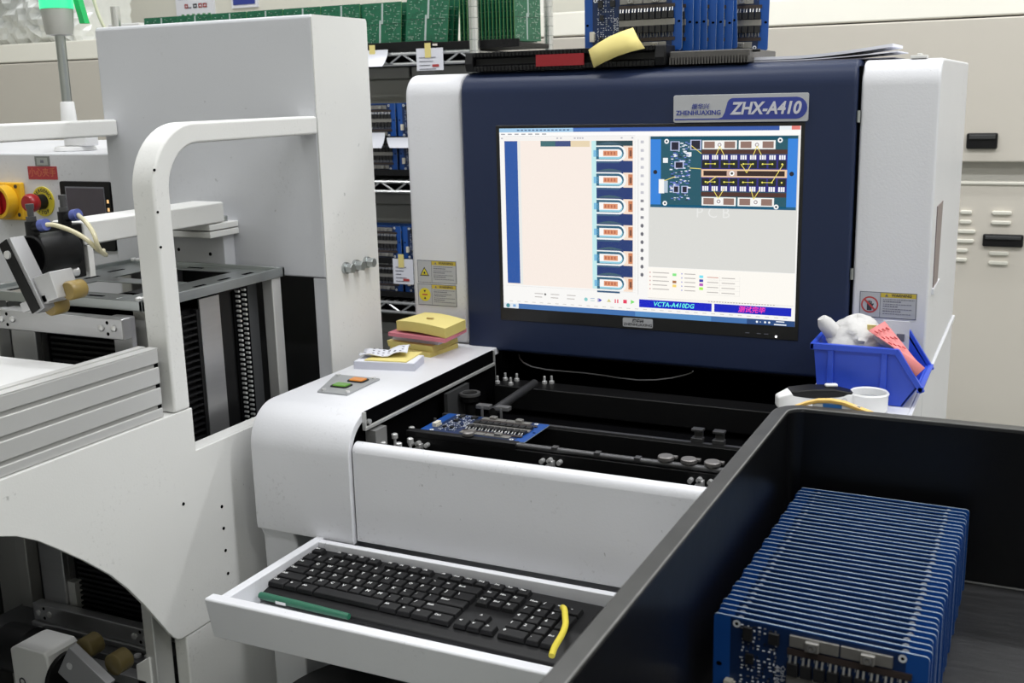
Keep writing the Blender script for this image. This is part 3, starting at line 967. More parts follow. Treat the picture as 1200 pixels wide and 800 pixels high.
obj('lens_ring', M().ring((-0.776, 1.445, .9505), (0, 0, 1), .0165, .012, .004, 18), mat('dull_lens_ring', (.13, .13, .13), .35, metal=.5), ln)
sb = M()
rnd = random.Random(5)
for k in range(14):
    x = -.79 + rnd.uniform(0, .05); y = 1.33 + rnd.uniform(0, .06)
    sb.cyl((x, y, .89), (x, y, .925 + rnd.uniform(0, .012)), .0022, 8)
obj('sensor_pin', sb, mat('dull_pin', (.22, .22, .22), .35, metal=.7), AOI)['kind'] = 'stuff'

place(BOARD_C, (-0.668, 1.2525, 0.9565), math.radians(0.0), rx=math.radians(-90))
# lying on its back: front (-y) must look up
BOARD_C.rotation_euler = (math.radians(-90), 0, 0)
BOARD_C.location = (-0.690, 1.2835, 0.9425)
BOARD_C.scale = (1.035, 1.0, 1.035)

# control plate with two lit buttons on the left arm
bp = obj('button_plate', M().slab([(-.916, 1.248), (-.866, 1.2485), (-.870, 1.341), (-.9475, 1.3395)], ARMZ, ARMZ + .0028), mat('grey_button_plate', (.36, .37, .38), .4, metal=.3), AOI, bevel=.0008)
for (x, y, mt_) in ((-.8985, 1.283, GREENB), (-.8925, 1.317, ORANGE)):
    obj('button_bezel', M().prism(rrect(x - .014, x + .014, y - .0105, y + .0105, .004, 4), 'z', ARMZ + .0026, ARMZ + .0045), BLACK, bp)
    obj('button', M().prism(rrect(x - .0115, x + .0115, y - .008, y + .008, .003, 4), 'z', ARMZ + .004, ARMZ + .0062), mt_, bp, bevel=.001)
for (x, y) in ((-.910, 1.256), (-.870, 1.2565), (-.876, 1.334), (-.938, 1.333)):
    obj('plate_screw', M().cyl((x, y, ARMZ + .002), (x, y, ARMZ + .0052), .0032, 10), SCREW, bp)

# keyboard drawer
DZ = 0.787
dr = thing('x', 'x', 'x')
bpy.data.objects.remove(dr)
d0 = obj('keyboard_drawer', M().box(-.862, -.236, .948, 1.30, DZ - .004, DZ), WHITE, AOI)
obj('front_plate', M().prism([(.9475, .7655), (.953, .7655), (.953, .821), (.9385, .821), (.9365, .8195)], 'x', -.872, -.228), WHITE, d0, bevel=.0018)
obj('side_rail', M().box(-.862, -.849, .951, 1.30, DZ - .004, .819), WHITE, d0, bevel=.0015)
obj('side_rail', M().box(-.249, -.236, .951, 1.30, DZ - .004, .819), WHITE, d0, bevel=.0015)
obj('back_rim', M().box(-.849, -.249, 1.136, 1.146, DZ, .819), WHITE, d0, bevel=.0015)
obj('slide', M().box(-.869, -.862, .99, 1.30, .79, .808), DARKG, d0)

# monitor
MY = 1.5915
mon = obj('monitor', M().box(-.7925, -.3105, MY, 1.5955, 1.0385, 1.3515), mat('black_screen_bezel', (.008, .008, .009), .3), AOI, bevel=.001)
WHT = (0.97, 0.955, 0.93)
UI = []
UICOL = {}


def uic(c):
    if c not in UICOL:
        UICOL[c] = len(UICOL)
    return UICOL[c]


um = M()
layer = [0]


def ui(x0, x1, z0, z1, c, l=1):
    um.cur = uic(c)
    y = MY - .0002 - l * .00009
    um.add([(x0, y, z0), (x1, y, z0), (x1, y, z1), (x0, y, z1)], [(0, 1, 2, 3)])


def uip(poly, c, l=1):
    um.cur = uic(c)
    y = MY - .0002 - l * .00009
    n = len(poly)
    um.add([(q[0], y, q[1]) for q in poly], [list(range(n))])


def ucap(x0, x1, z, h, c, l):
    uip([(x0, z - h), (x1 - h, z - h)] + arc(x1 - h, z, h, -80, 80, 6) + [(x1 - h, z + h), (x0, z + h)], c, l)


def udisc(x, z, r, c, l, n=12):
    uip([(x + r * math.cos(2 * math.pi * i / n), z + r * math.sin(2 * math.pi * i / n)) for i in range(n)], c, l)


W1 = (0.93, 0.92, 0.90)
ui(-.786, -.316, 1.0595, 1.3465, W1, 0)
ui(-.786, -.66, 1.3405, 1.3465, (.35, .58, .80), 1); ui(-.66, -.346, 1.3405, 1.3465, (.03, .09, .36), 1); ui(-.66, -.60, 1.3415, 1.3455, (.06, .18, .50), 2)
ui(-.346, -.329, 1.3412, 1.3465, (.8, .85, .9), 2); ui(-.329, -.317, 1.3412, 1.3465, (.75, .2, .18), 2)
rnd = random.Random(2)
for k in range(14):
    ui(-.755 + k * .0065, -.751 + k * .0065, 1.3425, 1.3445, (.08, .15, .3), 2)
ui(-.786, -.316, 1.3345, 1.3403, (.97, .96, .95), 1)
for k in range(7):
    ui(-.783 + k * .0118, -.776 + k * .0118, 1.3366, 1.3384, (.35, .36, .4), 2)
ui(-.780, -.560, 1.3282, 1.3340, (.90, .88, .86), 1)
for x in (-.783, -.688, -.682, -.659, -.654, -.650, -.646, -.583, -.566):
    ui(x, x + .003, 1.330, 1.3322, (.5, .5, .55), 2)
ui(-.780, -.560, 1.3343, 1.3346, (.55, .55, .55), 2)
# board close-up picture
ui(-.778, -.563, 1.099, 1.3275, (.93, .83, .76), 1)
ui(-.7775, -.755, 1.101, 1.3270, (.02, .09, .36), 2)
ui(-.755, -.750, 1.0995, 1.3270, (.80, .82, .80), 2)
ui(-.715, -.6645, 1.3185, 1.3270, (.05, .15, .17), 2); ui(-.690, -.6645, 1.3185, 1.3270, (.05, .08, .22), 3)
ui(-.6645, -.633, 1.3180, 1.3270, (.80, .66, .45), 2)
ui(-.630, -.6225, 1.0995, 1.3270, (.55, .83, .85), 2)
ui(-.6225, -.564, 1.0995, 1.3270, (.015, .04, .17), 2); ui(-.6225, -.564, 1.3185, 1.327, (.02, .06, .08), 3)
for zc in (1.3085, 1.2685, 1.2285, 1.1890, 1.1490, 1.1090):
    ui(-.579, -.564, zc - .0115, zc + .0110, (.93, .75, .62), 3)
    ui(-.571, -.564, zc - .008, zc + .0085, (.60, .22, .10), 4); ui(-.569, -.5655, zc - .005, zc + .004, (.2, .08, .05), 5)
    uip([(-.6225, zc + .0125)] + [(-.6225 + .043 * k / 6, zc + .0125 + .0042 * math.sin(math.pi * k / 6)) for k in range(7)] + [(-.58, zc + .0125)], (.05, .11, .16), 4)
    ucap(-.6225, -.574, zc - .0005, .0118, (.90, .92, .92), 4)
    ucap(-.6225, -.578, zc, .0094, (.03, .12, .20), 5)
    ucap(-.6180, -.580, zc - .0018, .0068, (.30, .62, .75), 6)
    ucap(-.6180, -.581, zc, .0058, (.95, .93, .92), 7)
    ui(-.611, -.588, zc - .0042, zc + .0036, (.72, .30, .16), 8)
    for k in range(4):
        ui(-.609 + k * .005, -.6065 + k * .005, zc - .0025, zc + .002, (.48, .14, .08), 9)
    ui(-.627, -.6185, zc - .0055, zc + .0045, (.20, .50, .75), 5)
    ui(-.6225, -.585, zc - .0150, zc - .0120, (.04, .10, .20), 4)
# scroll and icon columns
ui(-.5555, -.5550, 1.094, 1.329, (.5, .5, .5), 2); ui(-.5605, -.5602, 1.10, 1.327, (.6, .6, .6), 2)
for k in range(17):
    z = 1.325 - k * .0125
    ui(-.5515, -.5465, z - .002, z + .002, (.25, .25, .28) if k > 6 else (.55, .55, .6), 2)
    if k > 9:
        ui(-.5500, -.5480, z - .003, z + .003, (.1, .1, .12), 3)
# whole board picture
bx0, bx1, bz0, bz1 = -.536, -.3195, 1.2285, 1.333
ui(-.5385, -.318, 1.138, 1.3335, (.70, .70, .67), 1)
ui(bx0, bx1, bz0, bz1, (.03, .22, .70), 2)
U = lambda u: bx0 + u * (bx1 - bx0)
V = lambda v: bz1 - v * (bz1 - bz0)


def ub(u0, u1, v0, v1, c, l=4):
    ui(U(u0), U(u1), V(v1), V(v0), c, l)


ub(.0, 1, .0, .04, (.01, .08, .13), 3); ub(.0, 1, .96, 1, (.01, .10, .20), 3)
ub(.075, .935, .02, .98, (.012, .09, .13), 3)
for (u, v) in ((.115, .07), (.885, .06), (.105, .94), (.87, .96)):
    udisc(U(u), V(v), .0036, (.95, .95, .95), 5); udisc(U(u), V(v), .0016, (.01, .03, .05), 6)
for (u, v) in ((.035, .5), (.965, .51)):
    udisc(U(u), V(v), .0032, (.01, .01, .02), 5)
ub(.06, .10, .60, .80, (.92, .92, .90)); ub(.098, .125, .62, .79, (.45, .55, .65))
ub(.09, .125, .30, .37, (.85, .88, .9)); ub(.255, .29, .22, .28, (.85, .88, .9))
rnd = random.Random(9)
for k in range(190):
    u = .145 + rnd.random() * .135; v = .07 + rnd.random() * .82
    c = rnd.choice(((.75, .8, .9), (.15, .2, .6), (.02, .02, .05), (.8, .85, .9), (.1, .15, .5)))
    s = rnd.uniform(.004, .011)
    ub(u - s, u + s, v - s * .8, v + s * .8, c, 4 + (k % 4))
for (u0, u1, v0, v1) in ((.15, .20, .08, .19), (.29, .35, .06, .18), (.18, .23, .36, .44), (.17, .20, .70, .78), (.23, .26, .70, .78)):
    ub(u0 - .008, u1 + .008, v0 - .01, v1 + .01, (.5, .55, .8), 8); ub(u0, u1, v0, v1, (.01, .01, .03), 9)
for (v0, v1) in ((.06, .18), (.84, .96)):
    for (u0, u1) in ((.365, .60), (.612, .855)):
        ub(u0, u1, v0, v1, (.9, .9, .88), 4)
        ub(u0 + .012, u0 + .085, v0 + .015, v1 - .015, (.28, .17, .14), 5); ub(u1 - .085, u1 - .012, v0 + .015, v1 - .015, (.28, .17, .14), 5)
        udisc(U((u0 + u1) / 2), V((v0 + v1) / 2), .0046, (.95, .95, .95), 6); udisc(U((u0 + u1) / 2), V((v0 + v1) / 2), .003, (.35, .3, .3), 7); udisc(U((u0 + u1) / 2), V((v0 + v1) / 2), .0016, (.9, .9, .9), 8)
ub(.36, .935, .185, .245, (.07, .025, .02)); ub(.36, .935, .77, .83, (.07, .025, .02))
ub(.36, .935, .25, .76, (.025, .02, .20)); ub(.36, .935, .455, .565, (.85, .58, .38), 5); ub(.375, .92, .475, .545, (.03, .012, .01), 6)
ub(.535, .605, .47, .55, (.6, .42, .35), 7); udisc(U(.57), V(.51), .0038, (.95, .95, .95), 8); udisc(U(.57), V(.51), .0018, (.02, .02, .02), 9)
for k in range(9):
    uc = .39 + k * .064
    for (v0, v1, d) in ((.33, .44, 1), (.58, .68, -1)):
        ub(uc - .026, uc + .026, v0, v1, (.008, .012, .012), 5)
    for s in (-1, 0, 1):
        ub(uc + s * .015 - .006, uc + s * .015 + .005, .26, .32, (.92, .92, .95), 6); ub(uc + s * .015 - .006, uc + s * .015 + .005, .69, .755, (.92, .92, .95), 6)
    if k % 2 == 0 and k < 8:
        for v in (.38, .63):
            ub(uc, uc + .064, v - .004, v + .004, (.85, .75, .10), 8)
    for v in (.38, .63):
        udisc(U(uc), V(v), .0013, (.92, .85, .15), 9, 8)


def uline(u0, v0, u1, v1, c=(.9, .75, .15), l=10, wd=.0005):
    a = Vector((U(u0), V(v0))); b = Vector((U(u1), V(v1))); n = (b - a).normalized(); q = Vector((-n.y, n.x)) * wd
    uip([tuple(a + q), tuple(a - q), tuple(b - q), tuple(b + q)], c, l)


for (a, b, c, d) in ((.46, .26, .485, .14), (.515, .26, .485, .14), (.71, .26, .735, .14), (.765, .26, .735, .14), (.44, .72, .48, .86), (.52, .72, .48, .86), (.70, .72, .72, .86), (.76, .72, .72, .86), (.29, .13, .36, .24), (.63, .38, .67, .50), (.70, .38, .67, .50), (.91, .38, .84, .62), (.40, .65, .47, .55), (.36, .45, .28, .44), (.10, .62, .18, .56)):
    uline(a, b, c, d)
# legend
ui(-.5395, -.3185, 1.0905, 1.1372, (.97, .94, .88), 2)
for (x, z, c) in ((-.4975, 1.1275, (.25, .8, .25)), (-.4975, 1.1165, (.40, .16, .06)), (-.4975, 1.1105, (.95, .7, .2)), (-.4560, 1.1265, (.2, .75, .9)), (-.4560, 1.1205, (.05, .05, .4)), (-.4560, 1.1145, (.5, .1, .5)), (-.4560, 1.1085, (.4, .9, .1))):
    ui(x - .003, x + .003, z - .002, z + .002, c, 3)
GT = (.50, .47, .45)
for r in range(5):
    ui(-.537, -.535, 1.1285 - r * .0063, 1.1305 - r * .0063, (.7, .4, .4), 3); ui(-.532, -.506 - .003 * (r % 2), 1.1288 - r * .0063, 1.1302 - r * .0063, GT, 3)
    ui(-.487, -.485, 1.1285 - r * .0063, 1.1305 - r * .0063, (.4, .4, .7), 3); ui(-.482, -.465, 1.1288 - r * .0063, 1.1302 - r * .0063, GT, 3)
for r in range(4):
    ui(-.447, -.430, 1.1255 - r * .0075, 1.1268 - r * .0075, (.65, .35, .3) if r == 0 else GT, 3); ui(-.425, -.405, 1.1252 - r * .0075, 1.1265 - r * .0075, GT, 3)
    ui(-.449, -.398, 1.1222 - r * .0075, 1.1225 - r * .0075, (.7, .68, .66), 3)
ui(-.398, -.3977, 1.0995, 1.129, (.7, .68, .66), 3); ui(-.428, -.4277, 1.0995, 1.129, (.7, .68, .66), 3)
ui(-.537, -.4, 1.0880, 1.0883, (.7, .62, .5), 3); ui(-.5395, -.3185, 1.0900, 1.0904, (.6, .55, .45), 3)
for k in range(24):
    ui(-.445 + k * .0042, -.4425 + k * .0042, 1.0892, 1.0903, (.4, .35, .3), 4)
# tool strip, banners, status and task bar
ui(-.780, -.560, 1.0965, 1.0968, (.6, .6, .6), 2)
for k in range(3):
    ui(-.730 + k * .028, -.715 + k * .028, 1.0855, 1.0868, GT, 3); ui(-.730 + k * .028, -.717 + k * .028, 1.0800, 1.0813, GT, 3)
udisc(-.7115, 1.0855, .0018, (.15, .15, .15), 4)
udisc(-.6415, 1.0815, .003, (.25, .6, .6), 3); ui(-.634, -.627, 1.0795, 1.0805, (.4, .6, .6), 3); ui(-.634, -.627, 1.083, 1.084, (.3, .4, .6), 3)
uip([(-.6195, 1.0785), (-.6145, 1.0815), (-.6195, 1.0845)], (.05, .05, .45), 3); ui(-.6215, -.6202, 1.0785, 1.0845, (.05, .05, .45), 3)
uip([(-.6065, 1.0795), (-.5995, 1.0795), (-.603, 1.0845)], (.65, .6, .25), 3)
ui(-.5935, -.5915, 1.0785, 1.0845, (.8, .08, .15), 3); ui(-.5895, -.5875, 1.0785, 1.0845, (.8, .08, .15), 3)
ui(-.5795, -.5735, 1.0788, 1.0845, (.8, .05, .12), 3)
uip([(-.567, 1.0785), (-.5605, 1.0818), (-.567, 1.085)], (.2, .75, .15), 3)
ui(-.5535, -.4395, 1.0745, 1.0868, (.0, .01, .55), 3); ui(-.4355, -.3215, 1.0745, 1.0868, (.0, .01, .50), 3)
for k in range(34):
    ui(-.775 + k * .0134, -.769 + k * .0134, 1.0708, 1.0718, (.6, .58, .55), 3)
ui(-.759, -.316, 1.0595, 1.0678, (.05, .16, .42), 3); ui(-.56, -.44, 1.0595, 1.0678, (.09, .26, .55), 4); ui(-.386, -.316, 1.0595, 1.0678, (.015, .06, .20), 4)
ui(-.786, -.759, 1.0595, 1.0678, (.75, .8, .85), 3); udisc(-.778, 1.0637, .0035, (.05, .25, .3), 4); ui(-.769, -.764, 1.062, 1.066, (.2, .4, .7), 4)
for x in (-.371, -.366, -.359, -.353):
    udisc(x, 1.0637, .0017 if x != -.366 else .0008, (.85, .88, .92), 5, 8)
ui(-.343, -.331, 1.0650, 1.0665, (.85, .88, .92), 5); ui(-.346, -.328, 1.0605, 1.0622, (.85, .88, .92), 5)
cols = [None] * len(UICOL)
for c, i in UICOL.items():
    cols[i] = emit('screen_%d' % i, c, 1.0)
obj('screen', um, cols, mon, smooth=0)
text('lettering', 'VCTA-A410DG', .0098, (-.4985, MY - .0014, 1.0806), emit('screen_cyan', (.15, .95, .75), 1.1), mon, shear=.2, off=.00012, ext=0.0)
text('lettering', '测试完毕', .0100, (-.3795, MY - .0014, 1.0806), emit('screen_magenta', (.95, .05, .40), 1.1), mon, shear=.2, off=.00015, ext=0.0)
text('lettering', 'P C B', .022, (-.44, MY - .0004, 1.2215), emit('screen_ghost', (.80, .80, .78), 1.0), mon, ext=0.0)
obj('brand_badge', M().prism(rrect(-.580, -.5315, 1.0425, 1.0565, .002, 3), 'y', MY - .0012, MY + .001), PLATE, mon)
text('lettering', '振华兴', .0062, (-.5555, MY - .00135, 1.0525), INK, mon, shear=.2, off=.0002, ext=0.00005)
text('lettering', 'ZHENHUAXING', .0056, (-.5555, MY - .00135, 1.0465), INK, mon, sx=1.15, off=.0001, ext=0.00005)
obj('power_led', M().cyl((-.3425, MY - .0008, 1.0432), (-.3425, MY + .0005, 1.0432), .0017, 12), emit('white_led', (1, 1, 1), 2.0), mon)
bt = M()
for x in (-.385, -.368, -.357):
    bt.box(x - .003, x + .003, MY - .0006, MY, 1.0455, 1.0465)
obj('button_mark', bt, INKG, mon)

# nameplate
PY = 1.5890
npl = obj('nameplate', M().prism(rrect(-.5005, -.3065, 1.3525, 1.3915, .003, 4), 'y', PY, 1.5925), PLATE, AOI, bevel=.0005)
poly = [(-.4985, 1.3580), (-.4985, 1.3562), (-.4330, 1.3562), (-.323, 1.3562)] + arc(-.323, 1.3712, .0150, -90, 90, 10) + [(-.412, 1.3862)] + arc(-.412, 1.3772, .009, 95, 160, 4) + [(-.4245, 1.3655), (-.428, 1.3595), (-.4335, 1.3580)]
obj('plate_print', M().prism(poly, 'y', PY - .0004, PY + .0004), PLATEB, npl)
text('lettering', 'ZHX-A410', .0235, (-.3665, PY - .0007, 1.3708), mat('silver_print', (.62, .62, .68), .4), npl, shear=.22, off=.00075, sx=.91, res=4)
text('lettering', 'ZHENHUAXING', .0092, (-.4630, PY - .0005, 1.3660), PLATEB, npl, sx=1.0, off=.0002)
text('lettering', '振华兴', .0088, (-.4605, PY - .0005, 1.3745), PLATEB, npl, shear=.2, off=.0001)


def warning_label(x0, x1, z0, z1, kind):
    y = 1.5994
    lb = obj('warning_label', M().box(x0, x1, y, 1.6006, z0, z1), mat('dark_label_border', (.16, .17, .20), .5), AOI)
    wd = x1 - x0; h = z1 - z0
    e = .0011
    xm = x0 + wd * .365
    m = M()
    m.box(x0 + e, xm - e * .4, y - .0002, y, z0 + e, z1 - e); m.box(xm + e * .4, x1 - e, y - .0002, y, z0 + e, z0 + h * .80)
    obj('label_field', m, LABELG, lb, smooth=0)
    obj('label_header', M().box(xm + e * .4, x1 - e, y - .0002, y, z0 + h * .80, z1 - e), LABELY, lb, smooth=0)
    text('lettering', 'WARNING', h * .15, (xm + (x1 - xm) * .58, y - .0003, z0 + h * .89), INK, lb, shear=.1, off=.0001, ext=.0001)
    pr = M()
    zt = z0 + h * .89
    xt = xm + (x1 - xm) * .17
    pr.add([(xt - h * .06, y - .0004, zt - h * .05), (xt + h * .06, y - .0004, zt - h * .05), (xt, y - .0004, zt + h * .055)], [(0, 1, 2)])
    rnd = random.Random(int(z0 * 1e4))
    for k in range(7):
        zz = z0 + h * (.72 - k * .092)
        L_ = (x1 - xm) * (.86 if k % 2 == 0 else .5) * rnd.uniform(.8, 1)
        x = xm + (x1 - xm) * .08
        while x < xm + (x1 - xm) * .08 + L_:
            q = rnd.uniform(.0012, .0035)
            pr.box(x, min(x + q, x1 - .003), y - .0004, y - .0001, zz, zz + h * (.045 if k % 2 else .028))
            x += q + .0007
    obj('label_text', pr, INKG, lb, smooth=0)
    xc, zc = (x0 + xm) / 2, (z0 + z1) / 2
    s = M()
    yy = y - .0004
    def tri(cx, cz, r, up=1, dy=0):
        s.add([(cx - r * .9, yy - dy, cz - up * r * .55), (cx + r * .9, yy - dy, cz - up * r * .55), (cx, yy - dy, cz + up * r)], [(0, 1, 2) if up > 0 else (1, 0, 2)])
    def disc(cx, cz, r, dy=0, n=22):
        s.add([(cx + r * math.cos(2 * math.pi * i / n), yy - dy, cz + r * math.sin(2 * math.pi * i / n)) for i in range(n)], [list(range(n))])
    if kind == 'laser':
        s.cur = 0; tri(xc, zc - .002, h * .26)
        s.cur = 1; tri(xc, zc - .002, h * .19, 1, .0001)
        s.cur = 0; disc(xc, zc - .002, h * .05, .0002); s.box(xc - h * .1, xc + h * .1, yy - .0002, yy - .0001, zc - .005, zc - .0043)
    elif kind == 'pinch':
        s.cur = 1; disc(xc, zc, h * .31)
        s.cur = 0; tri(xc, zc + h * .17, h * .075, -1, .0001); tri(xc, zc - h * .17, h * .075, 1, .0001)
        s.cur = 2; s.box(xc - h * .14, xc + h * .14, yy - .0002, yy - .0001, zc - h * .03, zc + h * .03)
    else:
        s.cur = 2; disc(xc, zc, h * .32)
        s.cur = 3; disc(xc, zc, h * .26, .0001)
        s.cur = 0
        s.box(xc - h * .10, xc + h * .08, yy - .0003, yy - .0002, zc - h * .22, zc + h * .06)
        for k in range(4):
            s.box(xc - h * .10 + k * h * .048, xc - h * .065 + k * h * .048, yy - .0003, yy - .0002, zc + h * .05, zc + h * (.14 + .02 * (k in (1, 2))))
        s.add([(xc + h * .07, yy - .0003, zc - h * .1), (xc + h * .16, yy - .0003, zc + h * .03), (xc + h * .12, yy - .0003, zc + h * .06), (xc + h * .06, yy - .0003, zc)], [(0, 1, 2, 3)])
        s.cur = 2
        d = h * .27 * .707; q = h * .025
        s.add([(xc - d - q, yy - .0004, zc + d - q), (xc + d - q, yy - .0004, zc - d - q), (xc + d + q, yy - .0004, zc - d + q), (xc - d + q, yy - .0004, zc + d + q)], [(0, 1, 2, 3)])
    obj('pictogram', s, [INK, LABELYB, LABELR, LABELG], lb, smooth=0)


warning_label(-.951, -.8765, 1.0915, 1.1300, 'laser')
warning_label(-.952, -.8775, 1.0530, 1.0895, 'pinch')
warning_label(-.228, -.1515, 1.0790, 1.1160, 'hand')

# ------------------------------------------------------------------ things on top of the machine
r1 = thing('board_rack', 'long black slotted rack lying on the machine top with a red label', 'rack', (-.68, 1.65, 1.4345))
m = M().prism([(1.603, 1.4350), (1.603, 1.4420), (1.612, 1.4450), (1.612, 1.4545), (1.603, 1.4575), (1.603, 1.4640), (1.650, 1.4640), (1.650, 1.4350)], 'x', -.835, -.535)
obj('body', m, BLACK, r1, bevel=.001)
for x0, x1 in ((-.850, -.835), (-.535, -.518)):
    obj('end_cap', M().prism([(1.606, 1.4350), (1.601, 1.447), (1.606, 1.4645), (1.652, 1.4645), (1.652, 1.4350)], 'x', x0, x1), BLACK, r1, bevel=.002)
tt = M()
for k in range(48):
    x = -.832 + k * .0062
    tt.box(x, x + .0028, 1.6012, 1.6125, 1.4352, 1.4425); tt.box(x, x + .0028, 1.6012, 1.6125, 1.4572, 1.4637)
obj('comb_tooth', tt, BLACK, r1, smooth=0)['kind'] = 'stuff'
obj('label_strip', M().box(-.7245, -.6450, 1.6000, 1.6015, 1.4395, 1.4570), mat('dark_red_label', (.30, .010, .018), .35), r1)
r2 = thing('board_rack', 'short grey-black slotted rack holding the blue boards at the right end of the machine top', 'rack', (-.455, 1.70, 1.4345))
obj('body', M().prism([(1.612, 1.4350), (1.6135, 1.4545), (1.78, 1.4545), (1.78, 1.4350)], 'x', -.515, -.396), mat('worn_rack_plastic', (.09, .085, .08), .5, var=.3, vscale=60), r2, bevel=.002)
tt = M()
for k in range(27):
    x = -.513 + k * .0044
    tt.box(x, x + .0022, 1.607, 1.613, 1.4355, 1.4455)
obj('comb_tooth', tt, mat('worn_rack_plastic', (.09, .085, .08), .5), r2, smooth=0)['kind'] = 'stuff'
obj('end_pin', M().cyl((-.396, 1.63, 1.452), (-.385, 1.63, 1.452), .002, 8), BLACK, r2)
obj('rear_base', M().box(-.67, -.516, 1.653, 1.78, 1.4350, 1.4560), BLACK, r2, bevel=.002)
# yellow note draped over the rack
n1 = M()
pts = [(-.637, 1.598, 1.4335, .008, -.005), (-.630, 1.598, 1.447, .02, .0), (-.628, 1.599, 1.458, .032, .006), (-.618, 1.606, 1.470, .046, .012), (-.600, 1.618, 1.483, .055, .016), (-.575, 1.625, 1.495, .045, .012)]
vs, fs = [], []
A = [(-.6290, 1.5960, 1.4345), (-.6320, 1.5945, 1.4480), (-.6370, 1.5950, 1.4620)]
A = [(-.6270, 1.5955, 1.4345), (-.6310, 1.5945, 1.4480), (-.6355, 1.5960, 1.4610)]
B = [(-.5480, 1.600, 1.4600), (-.5590, 1.603, 1.4740), (-.5690, 1.607, 1.4905)]
for a, b in zip(A, B):
    for k in range(5):
        q = Vector(a).lerp(Vector(b), k / 4)
        q.z += .003 * math.sin(math.pi * k / 4); q.y -= .006 * math.sin(math.pi * k / 4)
        vs.append(q)
for i in range(len(A) - 1):
    for k in range(4):
        fs.append((i * 5 + k, i * 5 + k + 1, (i + 1) * 5 + k + 1, (i + 1) * 5 + k))
n1.add(vs, fs)
tag(obj('yellow_note', n1, NOTEY, solidify=.0008, smooth=60), 'curled yellow paper note over the black rack in front of blue boards', 'note')
# papers at the right
pp = thing('paper_stack', 'thin stack of papers with raised right edge on the machine top', 'papers', (-.29, 1.72, 1.4345))
for k, (z, lift, dx) in enumerate(((1.4348, .000, 0), (1.4362, .007, .004), (1.4385, .012, -.004))):
    m = M()
    n = 8
    for i in range(n + 1):
        x = -.402 + dx + (.20) * i / n
        zz = z + lift * max(0, (i / n - .35)) ** 1.5 * 1.9
        m.v += [(x, 1.640, zz), (x, 1.76, zz), (x, 1.76, zz + .0012 + .0028 * (k == 2)), (x, 1.640, zz + .0012 + .0028 * (k == 2))]
    for i in range(n):
        a = i * 4
        for j in range(4):
            m.f.append([a + j, a + 4 + j, a + 4 + (j + 1) % 4, a + (j + 1) % 4]); m.mi.append(0)
    m.f += [[0, 1, 2, 3], [n * 4 + 3, n * 4 + 2, n * 4 + 1, n * 4]]; m.mi += [0, 0]
    obj('sheet', m, [INKG, NOTEW, NOTEW][k], pp, smooth=30)
tag(obj('tape_scrap', M().box(-.180, -.158, 1.625, 1.640, 1.4332, 1.4372).box(-.172, -.166, 1.63, 1.645, 1.437, 1.440), mat('clear_tape', (.7, .7, .68), .2), bevel=.001), 'scrap of clear tape beside the papers on the machine top', 'tape')

# ------------------------------------------------------------------ papers on the left arm
t = thing('note_pad', 'white note pad with yellow sheet on top lying by the two buttons', 'note pad', (-.90, 1.43, ARMZ))
obj('block', M().slab([(-.945, 1.385), (-.848, 1.404), (-.862, 1.458), (-.953, 1.440)], ARMZ, ARMZ + .0115), [NOTEW2], t)
obj('cover_sheet', M().slab([(-.9445, 1.386), (-.849, 1.4045), (-.8625, 1.4575), (-.9525, 1.4395)], ARMZ + .0116, ARMZ + .0123), NOTEW, t)
tag(obj('yellow_slip', M().slab([(-.930, 1.393), (-.862, 1.404), (-.872, 1.470), (-.935, 1.450)], ARMZ + .0127, ARMZ + .0142), NOTEY), 'yellow slip lying on the white note pad', 'note')
m = M()
q0 = [(-.945, 1.400), (-.875, 1.425)]; q1 = [(-.955, 1.432), (-.897, 1.476)]
n = 8
vs, fs = [], []
rnd = random.Random(4)
for i in range(n + 1):
    for j in range(n + 1):
        a = Vector(q0[0]).lerp(Vector(q0[1]), i / n); b = Vector(q1[0]).lerp(Vector(q1[1]), i / n)
        p_ = a.lerp(b, j / n)
        vs.append((p_.x, p_.y, ARMZ + .0178 + .0032 * math.sin(i * 1.1 + j * .9) + .004 * (i / n) ** 2 + rnd.uniform(-.0008, .0008)))
fs = [(i * (n + 1) + j, (i + 1) * (n + 1) + j, (i + 1) * (n + 1) + j + 1, i * (n + 1) + j + 1) for i in range(n) for j in range(n)]
m.add(vs, fs)
cs = thing('crumpled_slip', 'crumpled white printed slip on top of the yellow slip', 'note', (-.92, 1.43, ARMZ + .014))
obj('sheet', m, NOTEW, cs, solidify=.0006, smooth=25)
pm = M()
for i in range(1, n):
    for j in range(1, n - 1):
        if rnd.random() < .55:
            v = vs[i * (n + 1) + j]
            pm.box(v[0] - .0018, v[0] + .0018, v[1] - .0006, v[1] + .0006, v[2] + .0004, v[2] + .0010)
obj('print', pm, INKG, cs, smooth=0)


def pad_block(name, lab, quad, z0, z1, ms, arch=0.0, lean=(0, 0)):
    t = thing(name, lab, 'note pad', (-.905, 1.54, z0), 'note pads piled on the left arm')
    n = 10
    m = M()
    a, b, c, d = [Vector(q) for q in quad]
    for i in range(n + 1):
        k = i / n
        p0 = a.lerp(b, k); p1 = d.lerp(c, k)
        zz = arch * math.sin(math.pi * (k * .8 + .2)) if arch else 0
        for (p_, z) in ((p0, z0 + zz), (p1, z0 + zz)):
            m.v.append((p_.x, p_.y, z))
        for (p_, z) in ((p1, z1 + zz), (p0, z1 + zz)):
            m.v.append((p_.x + lean[0], p_.y + lean[1], z))
    for i in range(n):
        q = i * 4
        for j in range(4):
            m.f.append([q + j, q + 4 + j, q + 4 + (j + 1) % 4, q + (j + 1) % 4]); m.mi.append(0 if j == 2 else 1)
    m.f += [[0, 1, 2, 3], [n * 4 + 3, n * 4 + 2, n * 4 + 1, n * 4]]; m.mi += [1, 1]
    return obj('sheets', m, ms, t, smooth=30), t


